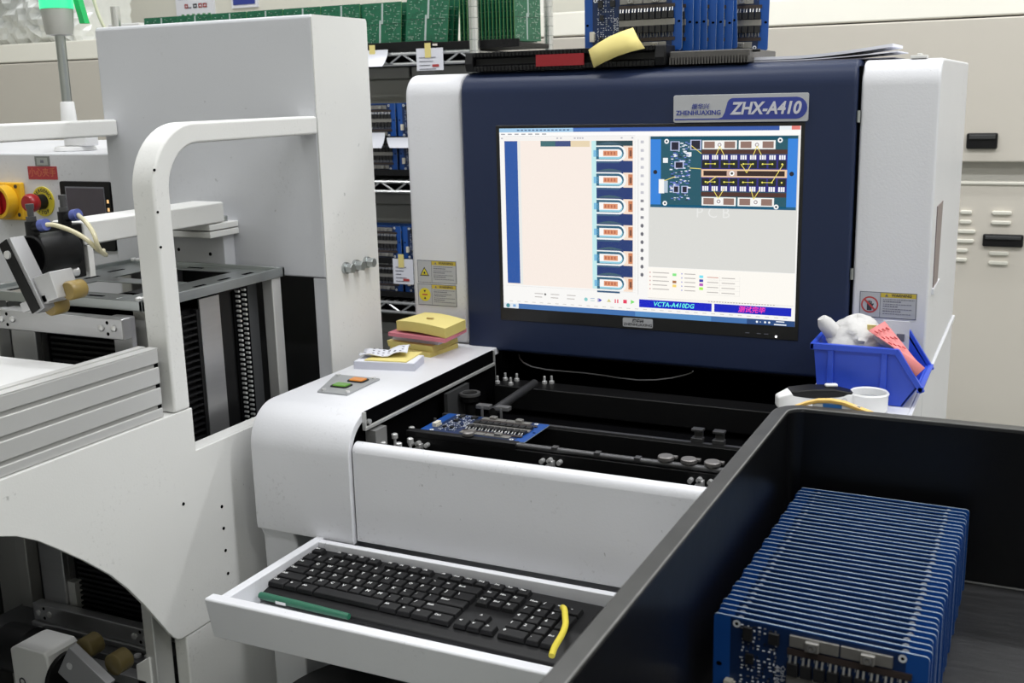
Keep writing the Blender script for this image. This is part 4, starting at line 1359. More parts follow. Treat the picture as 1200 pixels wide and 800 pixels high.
P1 = [(-.957, 1.510), (-.870, 1.491), (-.862, 1.570), (-.950, 1.588)]
pad_block('note_pad', 'thin yellow note pad at the bottom of the pile by the navy panel', P1, ARMZ, ARMZ + .007, [NOTEY, NOTEY2])
P2 = [(-.961, 1.512), (-.868, 1.498), (-.866, 1.578), (-.955, 1.590)]
pad_block('note_pad', 'yellow note pad second from the bottom of the pile, under white sheets', P2, ARMZ + .0075, ARMZ + .0170, [NOTEY, NOTEY2], lean=(-.002, 0))
P3 = [(-.958, 1.520), (-.864, 1.508), (-.862, 1.578), (-.952, 1.590)]
pad_block('note_pad', 'white note pad in the middle of the pile between yellow and pink', P3, ARMZ + .0175, ARMZ + .0270, [NOTEW, NOTEW2], lean=(.003, 0))
P4 = [(-.954, 1.502), (-.839, 1.486), (-.846, 1.572), (-.955, 1.587)]
pad_block('note_pad', 'pink note sheets in the pile just under the thick yellow pad', P4, ARMZ + .0275, ARMZ + .0335, [NOTEP, NOTEP])
P5 = [(-.941, 1.508), (-.840, 1.489), (-.842, 1.562), (-.932, 1.586)]
o5, t5 = pad_block('note_pad', 'thick curved yellow note pad on top of the pile by the navy panel', P5, ARMZ + .0340, ARMZ + .0500, [NOTEY, NOTEY2], arch=.004)
obj('stain', M().box(-.896, -.884, 1.528, 1.532, ARMZ + .0548, ARMZ + .0563), mat('tan_stain', (.45, .33, .12), .8), t5)

# ------------------------------------------------------------------ keyboard
KB = thing('keyboard', 'full-size black keyboard lying in the pulled-out white drawer', 'keyboard', (0, 0, 0))
KW, KD = .424, .130
m = M().prism([(0, 0), (KD, 0), (KD, .019), (KD - .01, .020), (.026, .0135), (.006, .0095), (0, .007)], 'x', 0, KW)
obj('body', m, BLACK, KB, bevel=.003, seg=2)
U0 = .01775
KX0 = .010
GLY = []


def key(ux, row, wu=1.0, hu=1.0, leg='', mk=True):
    # row 0 = space bar row .. 5 = function row
    ys = [.026, .0435, .061, .0785, .096, .1165][row]
    x = KX0 + ux * U0; x1 = x + wu * U0 - .0008
    y = ys - .0087; y1 = y + .0168 * hu + (hu - 1) * .0008
    zb = .0135 + (y - .02) * .065
    h = .0055
    q = .0017
    m = M()
    m.add([(x, y, zb), (x1, y, zb), (x1, y1, zb), (x, y1, zb), (x + q, y + q * .6, zb + h), (x1 - q, y + q * .6, zb + h), (x1 - q, y1 - q * .9, zb + h + .0008), (x + q, y1 - q * .9, zb + h + .0008)],
          [(4, 5, 6, 7), (0, 1, 5, 4), (1, 2, 6, 5), (2, 3, 7, 6), (3, 0, 4, 7)])
    k = obj('key', m, KEYM, KB, bevel=.0007, seg=1, smooth=0)
    if leg:
        big = len(leg) == 1
        text('legend', leg, .0072 if big else .0050, ((x + q + .0012) if not big else (x + q + .0016), (y + y1) / 2 + .0018, zb + h + .0007), LEGEND, k, face='top', align='LEFT', ext=.0001, res=0, off=.0001)


for i, s in enumerate(['Esc', None, 'F1', 'F2', 'F3', 'F4', None, 'F5', 'F6', 'F7', 'F8', None, 'F9', 'F10', 'F11', 'F12']):
    if s:
        ux = {0: 0}.get(i, 0) if i == 0 else (2 + (i - 2) if i < 6 else (6.5 + i - 7 if i < 11 else 11 + i - 12))
        key(ux, 5, 1, .85, s)
for i, s in enumerate(['Prt', 'Scr', 'Pau']):
    key(15.25 + i, 5, 1, .85, s)
for i, s in enumerate('`1234567890-='):
    key(i, 4, 1, 1, s)
key(13, 4, 2, 1, 'Back')
for i, s in enumerate('QWERTYUIOP[]'):
    key(1.5 + i, 3, 1, 1, s)
key(0, 3, 1.5, 1, 'Tab'); key(13.5, 3, 1.5, 1, '\\')
for i, s in enumerate("ASDFGHJKL;'"):
    key(1.75 + i, 2, 1, 1, s)
key(0, 2, 1.75, 1, 'Caps'); key(12.75, 2, 2.25, 1, 'Enter')
for i, s in enumerate('ZXCVBNM,./'):
    key(2.25 + i, 1, 1, 1, s)
key(0, 1, 2.25, 1, 'Shift'); key(12.25, 1, 2.75, 1, 'Shift')
for ux, wu, s in ((0, 1.5, 'Ctrl'), (1.5, 1.1, 'o'), (2.6, 1.4, 'Alt'), (4, 5.5, ''), (9.5, 1.4, 'Alt'), (10.9, 1.1, 'o'), (12, 1.4, '='), (13.4, 1.6, 'Ctrl')):
    key(ux, 0, wu, 1, s)
for i, s in enumerate(['Ins', 'Hm', 'Pg']):
    key(15.25 + i, 4, 1, 1, s)
for i, s in enumerate(['Del', 'End', 'Pg']):
    key(15.25 + i, 3, 1, 1, s)
key(16.25, 1, 1, 1, '^'); key(15.25, 0, 1, 1, '<'); key(16.25, 0, 1, 1, 'v'); key(17.25, 0, 1, 1, '>')
for i, s in enumerate(['Num', '/', '*', '-']):
    key(18.5 + i, 4, 1, 1, s)
for r, ss in ((3, '789'), (2, '456'), (1, '123')):
    for i, s in enumerate(ss):
        key(18.5 + i, r, 1, 1, s)
key(21.5, 2, 1, 2, '+'); key(21.5, 0, 1, 2, 'Ent'); key(18.5, 0, 2, 1, '0'); key(20.5, 0, 1, 1, '.')
flush_text()
place(KB, (-.8615, 1.0105, DZ + .002), math.radians(-1.7))

pen = thing('marker_pen', 'dark green pen lying in the drawer along the keyboard front edge', 'pen', (-.78, .99, DZ))
A0, A1 = Vector((-.8430, 1.0035, DZ + .0140)), Vector((-.7090, .9995, DZ + .0130))
dv = (A1 - A0)
obj('barrel', M().tube([A0, A0 + dv * .03, A0 + dv * .5, A0 + dv * .72], [.0040, .0048, .0048, .0046], 14), PENG, pen)
obj('grip', M().tube([A0 + dv * .72, A0 + dv * .9, A1], [.0044, .0042, .0038], 14), PENG, pen)
obj('clip', M().box(-.815, -.800, .9972, .9985, DZ + .0105, DZ + .0140), WPLAST, pen)
pts = [(-.4700, 1.0850, .8185), (-.4615, 1.0700, .8245), (-.4530, 1.0520, .8255), (-.4455, 1.0350, .825), (-.4425, 1.0180, .822), (-.4425, .9980, .817), (-.4405, .9850, .8135)]
# smooth the bend
def spl(P, k=4):
    out = []
    P = [Vector(p) for p in P]
    for i in range(len(P) - 1):
        p0 = P[max(i - 1, 0)]; p1 = P[i]; p2 = P[i + 1]; p3 = P[min(i + 2, len(P) - 1)]
        for j in range(k):
            t_ = j / k
            out.append(.5 * ((2 * p1) + (-p0 + p2) * t_ + (2 * p0 - 5 * p1 + 4 * p2 - p3) * t_ * t_ + (-p0 + 3 * p1 - 3 * p2 + p3) * t_ ** 3))
    out.append(P[-1])
    return out


tag(obj('yellow_foam_stick', M().tube(spl(pts), .0036, 12), YSTICK), 'bent yellow foam stick lying on the right end of the keyboard', 'stick')
ms = thing('computer_mouse', 'black mouse at the back right corner of the drawer beside the keyboard', 'mouse', (-.40, 1.09, DZ))
m = M()
nn = 12
vs = []
for k, (s, z) in enumerate(((1.0, 0), (1.02, .008), (.98, .018), (.82, .026), (.5, .030))):
    for i in range(20):
        t_ = 2 * math.pi * i / 20
        vs.append((-.405 + .031 * s * math.copysign(abs(math.cos(t_)) ** .75, math.cos(t_)), 1.085 + .045 * s * math.copysign(abs(math.sin(t_)) ** .8, math.sin(t_)), DZ + z))
fs = [(k * 20 + i, k * 20 + (i + 1) % 20, (k + 1) * 20 + (i + 1) % 20, (k + 1) * 20 + i) for k in range(4) for i in range(20)]
fs += [list(range(20))[::-1], list(range(80, 100))]
m.add(vs, fs)
obj('shell', m, BLACK, ms, smooth=60)
obj('wheel', M().cyl((-.4085, 1.108, DZ + .0275), (-.4015, 1.108, DZ + .0275), .0045, 14), DARKG, ms)

# black stool seat under the drawer
st = thing('stool', 'black round stool seat under the keyboard drawer', 'stool', (-.77, 1.11, 0))
obj('seat', M().lathe((-.732, 1.095, .565), [(.10, 0), (.165, .004), (.172, .02), (.170, .04), (.155, .052), (.0, .054)], 40), BLACK, st, smooth=50)
obj('column', M().cyl((-.732, 1.095, .06), (-.732, 1.095, .565), .022, 16), DARKG, st)
obj('base', M().cyl((-.732, 1.095, .0), (-.732, 1.095, .03), .15, 28).cyl((-.732, 1.095, .03), (-.732, 1.095, .06), .05, 20), DARKG, st)

# ------------------------------------------------------------------ right arm: blue bin, magnifier, strap
BN = thing('parts_bin', 'blue plastic parts bin with white cloth and pink slip on the right arm', 'bin', (-.20, 1.48, ARMZ))
Z0, Z1 = ARMZ + .0005, 1.0685
side = [(-.250, Z0), (-.148, Z0), (-.1275, 1.020), (-.1215, 1.019), (-.1200, 1.0255), (-.1500, Z1), (-.2620, Z1), (-.2570, 1.03)]
for (y0, y1) in ((1.4180, 1.4205), (1.5395, 1.5420)):
    obj('side_wall', M().prism([(-.250, Z0), (-.145, Z0), (-.1265, 1.0195), (-.1550, 1.0650), (-.2580, 1.0650)], 'y', y0, y1), BINB, BN, bevel=.0008)
obj('bottom', M().box(-.250, -.146, 1.4205, 1.5395, Z0, Z0 + .0025), BINB, BN)
obj('back_wall', M().prism([(-.2525, Z0), (-.250, Z0), (-.2575, 1.0650), (-.2600, 1.0650)], 'y', 1.4180, 1.5420), BINB, BN)
obj('front_wall', M().prism([(-.148, Z0), (-.145, Z0), (-.1265, 1.0195), (-.1295, 1.0195)], 'y', 1.4180, 1.5420), BINB, BN)
rim = M()
for (y0, y1) in ((1.4135, 1.4205), (1.5395, 1.5465)):
    rim.prism([(-.2640, 1.0600), (-.1560, 1.0605), (-.1530, 1.0680), (-.2640, 1.0685)], 'y', y0, y1)
    rim.prism([(-.1570, 1.0605), (-.1245, 1.0120), (-.1185, 1.0150), (-.1525, 1.0680)], 'y', y0, y1)
rim.prism([(-.2640, 1.0600), (-.2590, 1.0600), (-.2590, 1.0685), (-.2640, 1.0685)], 'y', 1.4135, 1.5465)
rim.prism([(-.1285, 1.0130), (-.1215, 1.0130), (-.1195, 1.0210), (-.1265, 1.0210)], 'y', 1.4135, 1.5465)
obj('rim', rim, BINB, BN, bevel=.0008)
for x in (-.2375, -.1700):
    obj('rib', M().box(x - .004, x + .004, 1.4145, 1.4185, Z0, 1.0610), BINB, BN, bevel=.001)
# cloth
m = M()
nu, nv = 28, 14
rnd = random.Random(8)
vs, fs = [], []
for j in range(nv + 1):
    for i in range(nu):
        a = 2 * math.pi * i / nu; b = math.pi / 2 * j / nv
        wob = 1 + .08 * math.sin(a * 3 + j * .7) + .07 * math.sin(a * 9 + j * 1.3) + .05 * math.sin(a * 5 - j * 2.1) + rnd.uniform(-.05, .05)
        r_ = math.cos(b) * wob
        vs.append((-.214 + .041 * r_ * math.cos(a), 1.470 + .043 * r_ * math.sin(a), 1.040 + .058 * math.sin(b) ** .9 * (1 + .05 * math.sin(a * 2))))
for j in range(nv):
    for i in range(nu):
        fs.append((j * nu + i, j * nu + (i + 1) % nu, (j + 1) * nu + (i + 1) % nu, (j + 1) * nu + i))
fs.append(list(range(nu))[::-1])
m.add(vs, fs)
m.tube([(-.232, 1.46, 1.070), (-.243, 1.452, 1.078), (-.252, 1.447, 1.090), (-.256, 1.445, 1.097)], [.014, .012, .0105, .006], 10)
m.tube([(-.185, 1.455, 1.078), (-.170, 1.45, 1.070), (-.158, 1.445, 1.062)], [.012, .010, .005], 10)
BIN_THINGS = []
BIN_THINGS.append(tag(obj('white_cloth', m, CLOTH, smooth=60), 'bunched white cloth heaped in the blue parts bin', 'cloth'))
m = M()
a, b, c, d = Vector((-.1940, 1.438, 1.0850)), Vector((-.1760, 1.452, 1.0960)), Vector((-.1330, 1.432, 1.0520)), Vector((-.1600, 1.4170, 1.0700))
q5, q6 = Vector((-.1210, 1.428, 1.0430)), Vector((-.1300, 1.4160, 1.0340))
vs = [a, b, c, d, q5, q6]
m.add(vs, [(0, 3, 2, 1), (3, 5, 4, 2)])
pk = thing('pink_slip', 'pink printed slip sticking out of the blue bin', 'note', (-.16, 1.43, 1.03))
obj('sheet', m, NOTEPK, pk, solidify=.0008)
pm = M()
for k in range(4):
    for j in range(3):
        p_ = a.lerp(b, .2 + .22 * k).lerp(d.lerp(c, .2 + .22 * k), .18 + .27 * j)
        pm.obox(p_ + Vector((0, -.0012, .0008)), (b - a), (d - a), (0, -1, .5), .0016, .006, .0003)
obj('print', pm, REDP, pk)
cw = thing('white_card', 'white card standing behind the pink slip in the blue bin', 'card', (-.16, 1.50, 1.04))
obj('sheet', M().obox((-.166, 1.498, 1.066), (1, 0, 0), (0, 1, .1), (0, -.1, 1), .034, .001, .046), NOTEW, cw)
obj('print', M().obox((-.160, 1.4965, 1.066), (1, 0, 0), (0, 1, .1), (0, -.1, 1), .010, .0012, .010), INKG, cw)
BIN_THINGS += [pk, cw]
BIN_THINGS.append(tag(obj('yellow_tab', M().obox((-.1915, 1.452, 1.082), (1, 0, 0), (0, 1, .3), (0, -.3, 1), .012, .001, .018), NOTEY), 'small yellow paper tab behind the pink slip in the blue bin', 'note'))

for o in [BN] + BIN_THINGS:      # the bin stands a little further back on the arm
    o.location += Vector((-.004, .042, 0))

MG = thing('hand_magnifier', 'white and black handheld magnifier with ring head in front of the blue bin', 'magnifier', (-.235, 1.40, ARMZ))
c0 = Vector((-.187, 1.4300, 0))
obj('ring_head', M().lathe((c0.x, c0.y, ARMZ), [(.0215, .0), (.0235, .002), (.0240, .020), (.0250, .0235), (.0235, .0255), (.0215, .0240), (.0205, .014), (.001, .013)], 36), WPLAST, MG, smooth=30)
obj('glass', M().cyl((c0.x, c0.y, ARMZ + .0135), (c0.x, c0.y, ARMZ + .0155), .0202, 28), mat('lens_glass', (.75, .8, .85), .05, trans=.6), MG)
hp = [(-.2065, 1.424), (-.230, 1.415), (-.255, 1.405), (-.281, 1.393), (-.296, 1.386)]
def handle(z0, z1, rr, mt_, nm, par, k0=0, k1=None, bev=.003):
    m = M()
    P_ = hp[k0:k1]
    for i, p_ in enumerate(P_):
        w_ = rr[i]
        t_ = (Vector(P_[min(i + 1, len(P_) - 1)]) - Vector(P_[max(i - 1, 0)])).normalized(); nrm = Vector((-t_.y, t_.x))
        for (s, z) in ((-1, z0[i]), (1, z0[i]), (1, z1[i]), (-1, z1[i])):
            m.v.append((p_[0] + nrm.x * s * w_, p_[1] + nrm.y * s * w_, z))
    for i in range(len(P_) - 1):
        q = i * 4
        for j in range(4):
            m.f.append([q + j, q + 4 + j, q + 4 + (j + 1) % 4, q + (j + 1) % 4]); m.mi.append(0)
    n_ = (len(P_) - 1) * 4
    m.f += [[0, 1, 2, 3], [n_ + 3, n_ + 2, n_ + 1, n_]]; m.mi += [0, 0]
    bmn = bmesh.new()
    return obj(nm, m, mt_, par, bevel=bev, seg=3, smooth=50)


hA = handle([ARMZ + .002, ARMZ + .001, ARMZ + .0005, ARMZ + .002, ARMZ + .006], [ARMZ + .0240, ARMZ + .0285, ARMZ + .0290, ARMZ + .0275, ARMZ + .021], [.011, .0125, .013, .0135, .008], WPLAST, 'handle', MG)
handle([ARMZ + .021, ARMZ + .020, ARMZ + .019, ARMZ + .022], [ARMZ + .0255, ARMZ + .0310, ARMZ + .0315, ARMZ + .0290], [.0095, .0145, .0148, .0135], BLACK, 'grip', MG, 0, 4, .0025)
obj('switch', M().obox((-.2320, 1.4140, ARMZ + .0335), (.9, .42, 0), (-.42, .9, 0), (0, 0, 1), .016, .008, .004), WPLAST, MG, bevel=.0018)
obj('logo_ring', M().ring((-.2140, 1.4075, ARMZ + .016), (.35, -.93, 0), .0035, .0028, .0006, 16), mat('grey_ring_print', (.45, .45, .45), .5), MG)

# yellow strap lying on the tote's rear rim
SP = thing('yellow_strap', 'yellow rubber strap arched over the rear rim of the black tote', 'strap', (-.17, 1.103, 1.083))
m = M()
path = [(-.2180, 1.0790), (-.2060, 1.0845), (-.1940, 1.0885), (-.1810, 1.0898), (-.1680, 1.0885), (-.1540, 1.0842), (-.1430, 1.0810), (-.1340, 1.0775)]
for i, (x, z) in enumerate(path):
    th = .0018
    m.v += [(x, 1.1035, z - th), (x, 1.111, z - th), (x, 1.111, z + th), (x, 1.1035, z + th)]
for i in range(len(path) - 1):
    q = i * 4
    for j in range(4):
        m.f.append([q + j, q + 4 + j, q + 4 + (j + 1) % 4, q + (j + 1) % 4]); m.mi.append(0)
n_ = (len(path) - 1) * 4
m.f += [[0, 1, 2, 3], [n_ + 3, n_ + 2, n_ + 1, n_]]; m.mi += [0, 0]
obj('band', m, YSTRAP, SP, bevel=.0008, smooth=60)
tg = obj('tag', M().box(-.199, -.152, 1.1048, 1.1056, 1.0790, 1.0875), WPLAST, SP)
bt = M().box(-.1885, -.1700, 1.1040, 1.1050, 1.0815, 1.0868)
bt.box(-.1575, -.1555, 1.1040, 1.1050, 1.0805, 1.0825)
obj('tag_print', bt, mat('blue_tag_print', (.03, .16, .45), .5), tg)

# ================================================================== BLACK TOTE
TT = thing('tote', 'deep black plastic tote in the foreground holding a row of blue boards', 'tote', (0.0, .74, .918))
X0, X1, Y0, Y1, ZB, ZT = -.2185, .24, .40, 1.0885, .925, 1.0835
def loop(e, z, r):
    return [(p[0], p[1], z) for p in rrect(X0 - e, X1 + e, Y0 - e, Y1 + e, r, 6)]
def shell(loops, closed_first=False, closed_last=False):
    m = M()
    n = len(loops[0])
    for L_ in loops:
        m.v += L_
    for k in range(len(loops) - 1):
        for i in range(n):
            j = (i + 1) % n
            m.f.append([k * n + i, (k + 1) * n + i, (k + 1) * n + j, k * n + j]); m.mi.append(0)
    if closed_first:
        m.f.append(list(range(n))); m.mi.append(0)
    if closed_last:
        m.f.append(list(range((len(loops) - 1) * n, len(loops) * n))[::-1]); m.mi.append(0)
    return m
obj('body', shell([loop(-.0, ZB, .012), loop(0, ZT - .001, .016), loop(.006, ZT - .001, .022), loop(.006, .918, .018)], False, True), TOTE, TT, smooth=50)
obj('floor_liner', shell([loop(-.0005, ZB + .0004, .012)], True), TOTEF, TT)
rm = shell([loop(-.0006, ZT - .003, .0154), loop(-.0006, ZT, .0154), loop(.0130, ZT + .0006, .029), loop(.0140, ZT - .0004, .030), loop(.0140, ZT - .012, .030), loop(.0060, ZT - .012, .022)])
obj('rim', rm, TOTER, TT, bevel=.0007, seg=2, smooth=50)
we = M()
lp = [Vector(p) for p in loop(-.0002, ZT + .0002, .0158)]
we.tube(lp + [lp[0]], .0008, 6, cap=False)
obj('worn_highlight_edge', we, mat('scuffed_highlight_edge', (.24, .24, .235), .4, var=.6, vscale=50), TT)  # worn inner rim edge, paled to paint in its bright highlight
obj('worn_highlight_edge', M().cyl((X0 + .01, Y1 - .0012, ZB + .0012), (X1 - .01, Y1 - .0012, ZB + .0012), .0012, 8), mat('scuffed_highlight_edge', (.24, .24, .235), .4), TT)  # pale line painting the highlight where floor meets back wall
# trolley that carries the tote
TR = thing('trolley', 'steel trolley carrying the black tote', 'trolley', (.01, .75, 0))
obj('platform', M().box(-.20, .22, .42, 1.07, .893, .9178), DARKG, TR, bevel=.003)
for (x, y) in ((-.18, .45), (.20, .45), (-.18, 1.04), (.20, 1.04)):
    obj('leg', M().box(x - .015, x + .015, y - .015, y + .015, .06, .893), DARKG, TR)
    obj('wheel', M().cyl((x - .012, y, .03), (x + .012, y, .03), .03, 20), BLACK, TR)

# ================================================================== BOARD LOADER (left machine)
LD = thing('board_loader', 'white board loader machine with tubular guard frame on the left', 'machine', (-1.2, 1.2, 0))
R0, R1 = -1.033, -1.0
archp = [(.772, .943), (.793, .935), (.820, .919), (.847, .898), (.882, .869), (.918, .836), (.943, .807), (.968, .773), (.993, .735), (1.004, .718), (1.012, .7075), (1.019, .7015), (1.026, .6990), (1.034, .6985)]
left_arch = [(2 * .742 - y, z) for (y, z) in archp]
poly = [(.40, 1.0045), (1.0845, 1.0045), (1.0845, .945), (1.42, .945), (1.42, .6975)] + archp[::-1] + [(.757, .9465), (.727, .9465)] + left_arch + [(.40, .70)]
sp = obj('side_panel', M().prism(poly, 'x', -1.0055, R1), WHITE2, LD, bevel=.001, seg=2)
obj('top_flange', M().box(R0, -1.0055, .40, 1.0845, 1.0005, 1.0045), WHITE2, sp)
obj('step_flange', M().box(-1.0275, -1.0055, 1.0845, 1.4065, .941, .945), WHITE2, sp)
obj('step_side', M().box(R0, -1.0055, 1.0815, 1.0845, .941, 1.0005), WHITE2, sp)
for (y, z) in ((1.125, .851), (1.125, .819), (1.125, .786), (1.126, .751), (1.052, .881)):
    obj('bolt_hole', M().cyl((R1 - .001, y, z), (R1 + .0006, y, z), .0024, 10), RUBBER, sp)
obj('base', M().box(-1.0245, -1.0015, 1.036, 1.56, 0.0, .6970), WHITE2, LD, bevel=.003)
obj('base', M().box(-1.0245, -1.0015, .30, .455, 0.0, .6995), WHITE2, LD, bevel=.003)
# extrusion rail on the panel
ex = obj('extrusion_rail', M().box(-1.036, -1.0065, .45, 1.0365, 1.0050, 1.0945), GROOVE, LD)
for (z0, z1) in ((1.0050, 1.0172), (1.0220, 1.0442), (1.0492, 1.0712), (1.0762, 1.0945)):
    obj('rail_face', M().box(-1.0125, -1.0040, .45, 1.0367, z0, z1), ALUX, ex, bevel=.0015)
obj('rail_top', M().box(-1.036, -1.0245, .45, 1.0368, 1.0945, 1.0957).box(-1.0190, -1.0040, .45, 1.0368, 1.0945, 1.0957), ALUX, ex)
obj('end_plug', M().box(-1.0125, -1.0060, 1.030, 1.0366, 1.0445, 1.0495).box(-1.0125, -1.006, 1.030, 1.0366, 1.0170, 1.0220).box(-1.0125, -1.006, 1.030, 1.0366, 1.0710, 1.0770), RUBBER, ex)

def guard(x0, x1, nm):
    ro, ri = .084, .058
    out = [(1.0525, 1.0046)] + arc(1.0515 + ro, 1.374 - ro, ro, 180, 90, 12) + [(1.4065, 1.374)]
    inn = [(1.4065, 1.3470)] + arc(1.0810 + ri, 1.3470 - ri, ri, 90, 180, 10) + [(1.0825, 1.0046)]
    f = lambda p_: p_
    return obj(nm, M().prism([f(q) for q in out + inn], 'x', x0, x1), WHITE2, LD, bevel=.004, seg=3, smooth=40)
obj('shade_panel', M().box(-1.440, -1.0305, .402, .410, 0.02, 1.0), WHITE2, LD)  # out-of-view panel, added to shade the loader's interior from front light
gr = guard(-1.037, -1.0, 'guard_tube')
for (y, z) in ((1.0565, 1.318), (1.0553, 1.266), (1.0550, 1.222)):
    obj('screw_hole', M().cyl((R1 - .001, y, z), (R1 + .0005, y, z), .0017, 10), RUBBER, gr)
gl = guard(-1.440, -1.402, 'guard_tube')
obj('left_panel', M().prism([(.40, 0.02), (.40, 1.0045), (1.40, 1.0045), (1.40, 0.02)], 'x', -1.446, -1.441), DARKG, LD)
# head box and its column
hb = obj('head_box', M().prism([(1.4065, 1.1265), (1.4065, 1.518)] + [(1.410, 1.522), (1.553, 1.522), (1.556, 1.518), (1.556, 1.1265)], 'x', -1.4325, -1.0022), BOXGREY, LD, bevel=.003)
obj('head_side', M().prism([(1.4072, 1.1262), (1.4072, 1.518), (1.410, 1.5215), (1.553, 1.5215), (1.556, 1.518), (1.556, 0.0), (1.4072, 0.0)], 'x', -1.0022, -1.0002), WHITE2, LD)  # paler skin paints the stronger light on the box's right side
obj('head_leg', M().box(-1.0280, -1.0024, 1.4085, 1.556, 0.0, 1.1258), BOXGREY, LD, bevel=.002)
obj('left_side', M().prism([(1.4065, 0.0), (1.4065, 1.1260), (1.556, 1.1260), (1.556, 0.0)], 'x', -1.4325, -1.40), BOXGREY, LD)
obj('inner_back', M().box(-1.40, -1.031, 1.525, 1.55, 0.02, 1.126), DARKG, LD)
for (y, z) in ((1.457, 1.135), (1.486, 1.135), (1.518, 1.1355)):
    bb = obj('hex_bolt', M().cyl((-1.0003, y, z), (-.9955, y, z), .0095, 18), STEEL, LD)
    obj('bolt_head', M().cyl((-.9955, y, z), (-.984, y, z), .0082, 6), STEEL, bb, bevel=.0008)
pts = [(-1.405, 1.0)]
# control box
cb = obj('control_box', M().box(-2.25, -1.4405, 1.42, 1.95, .75, 1.3175), WHITE, LD, bevel=.004)
obj('control_stand', M().box(-2.2, -1.45, 1.45, 1.9, 0.0, .75), BOXGREY, LD)
CY = 1.42
sc_ = obj('touch_screen', M().prism(rrect(-1.560, -1.4435, 1.150, 1.2695, .004, 3), 'y', CY - .006, CY), BLACK, LD, bevel=.001)
obj('glass_border', M().box(-1.5465, -1.4555, CY - .0068, CY - .006, 1.168, 1.2605), mat('grey_screen_frame', (.20, .20, .23), .4), sc_)
obj('display', M().box(-1.5440, -1.4575, CY - .0074, CY - .0066, 1.1705, 1.2580), LCDOFF, sc_)
ld = M()
for z in (1.236, 1.222):
    ld.box(-1.4515, -1.4475, CY - .0068, CY - .0058, z - .003, z + .003)
obj('indicator', ld, emit('amber_led', (1, .6, .25), 1.0), sc_)
es = obj('emergency_disc', M().cyl((-1.609, CY, 1.2325), (-1.609, CY - .002, 1.2325), .0265, 32), YDISC, LD)
obj('button_neck', M().cyl((-1.609, CY - .002, 1.2325), (-1.609, CY - .020, 1.2325), .0135, 20), BLACK, es)
obj('mushroom_button', M().lathe((-1.609, CY - .020, 1.2325), [(.0150, 0), (.0165, -.006), (.0165, -.013), (.013, -.018), (.0, -.019)], 24, 'y'), REDP, es, smooth=50)
for i, ch in enumerate('EMERGENCY'):
    a = math.radians(165 - i * 18.5)
    text('lettering', ch, .0085, (-1.609 + .0200 * math.cos(a), CY - .0023, 1.2325 + .0200 * math.sin(a)), INK, es, rot=(math.pi / 2, -(a - math.pi / 2), 0), off=.0002)
for i, ch in enumerate('STOP'):
    a = math.radians(237 + i * 22)
    text('lettering', ch, .0085, (-1.609 + .0200 * math.cos(a), CY - .0023, 1.2325 + .0200 * math.sin(a)), INK, es, rot=(math.pi / 2, -(a + math.pi / 2), 0), off=.0002)
sw = obj('main_switch', M().box(-1.722, -1.652, CY - .010, CY, 1.1985, 1.2660), YELLOW, LD, bevel=.003)
obj('switch_collar', M().ring((-1.690, CY - .010, 1.2325), (0, -1, 0), .0300, .0235, .022, 28), YELLOW, sw, bevel=.001)
obj('switch_knob', M().cyl((-1.690, CY - .010, 1.2325), (-1.690, CY - .026, 1.2325), .0233, 26).box(-1.6955, -1.6845, CY - .040, CY - .026, 1.211, 1.254), REDP, sw, bevel=.002)
obj('switch_screw', M().cyl((-1.662, CY - .011, 1.2085), (-1.662, CY - .0095, 1.2085), .0035, 10).cyl((-1.664, CY - .011, 1.2590), (-1.664, CY - .0095, 1.2590), .0035, 10), INK, sw)
rl = obj('red_label', M().box(-1.639, -1.568, CY - .0008, CY, 1.2715, 1.2945), REDL, LD)
text('lettering', '小心夹手', .0165, (-1.6035, CY - .0010, 1.283), mat('orange_print', (.55, .16, .08), .5), rl, off=.0001)
ml = obj('plate_label', M().box(-1.619, -1.583, CY - .0008, CY, 1.2950, 1.3120), mat('dull_plate', (.20, .21, .20), .5), LD)
obj('plate_centre', M().box(-1.614, -1.588, CY - .0012, CY - .0008, 1.2965, 1.3095), mat('dull_plate_centre', (.38, .40, .38), .5), ml)
obj('plate_mark', M().box(-1.605, -1.597, CY - .0015, CY - .0012, 1.3005, 1.3055), INKG, ml)
# signal tower
sgt = obj('signal_tower', M().cyl((-1.604, 1.50, 1.3175), (-1.604, 1.50, 1.326), .038, 28, .034), WPLAST, LD, bevel=.002)
obj('bracket', M().box(-1.616, -1.560, 1.485, 1.515, 1.326, 1.345), WPLAST, sgt, bevel=.003)
obj('collar', M().lathe((-1.612, 1.50, 1.345), [(.022, 0), (.030, .010), (.028, .020), (.014, .026), (.012, .058), (.0105, .060)], 24), WPLAST, sgt, smooth=50)
obj('pole', M().cyl((-1.612, 1.50, 1.40), (-1.612, 1.50, 1.522), .0087, 18), STEEL, sgt)
obj('cup', M().lathe((-1.612, 1.50, 1.520), [(.012, 0), (.0225, .002), (.0245, .010), (.0275, .040), (.0275, .046)], 28), mat('grey_tower_plastic', (.45, .45, .42), .45), sgt, smooth=40)
obj('lamp_lens', M().lathe((-1.612, 1.50, 1.566), [(.029, 0), (.029, .045), (.027, .047)], 28), LAMPG, sgt, smooth=40)
obj('lens_rib', M().obox((-1.571, 1.515, 1.566), (1, 0, 0), (0, 1, 0), (-.25, 0, 1), .012, .012, .055), mat('green_glossy_plastic', (.03, .5, .15), .2), sgt)
obj('lamp_cable', M().tube(spl([(-1.560, 1.53, 1.640), (-1.556, 1.53, 1.60), (-1.543, 1.53, 1.55), (-1.525, 1.54, 1.50), (-1.515, 1.56, 1.44), (-1.515, 1.57, 1.32)]), .003, 8), mat('cream_cable', (.60, .62, .45), .5), sgt)

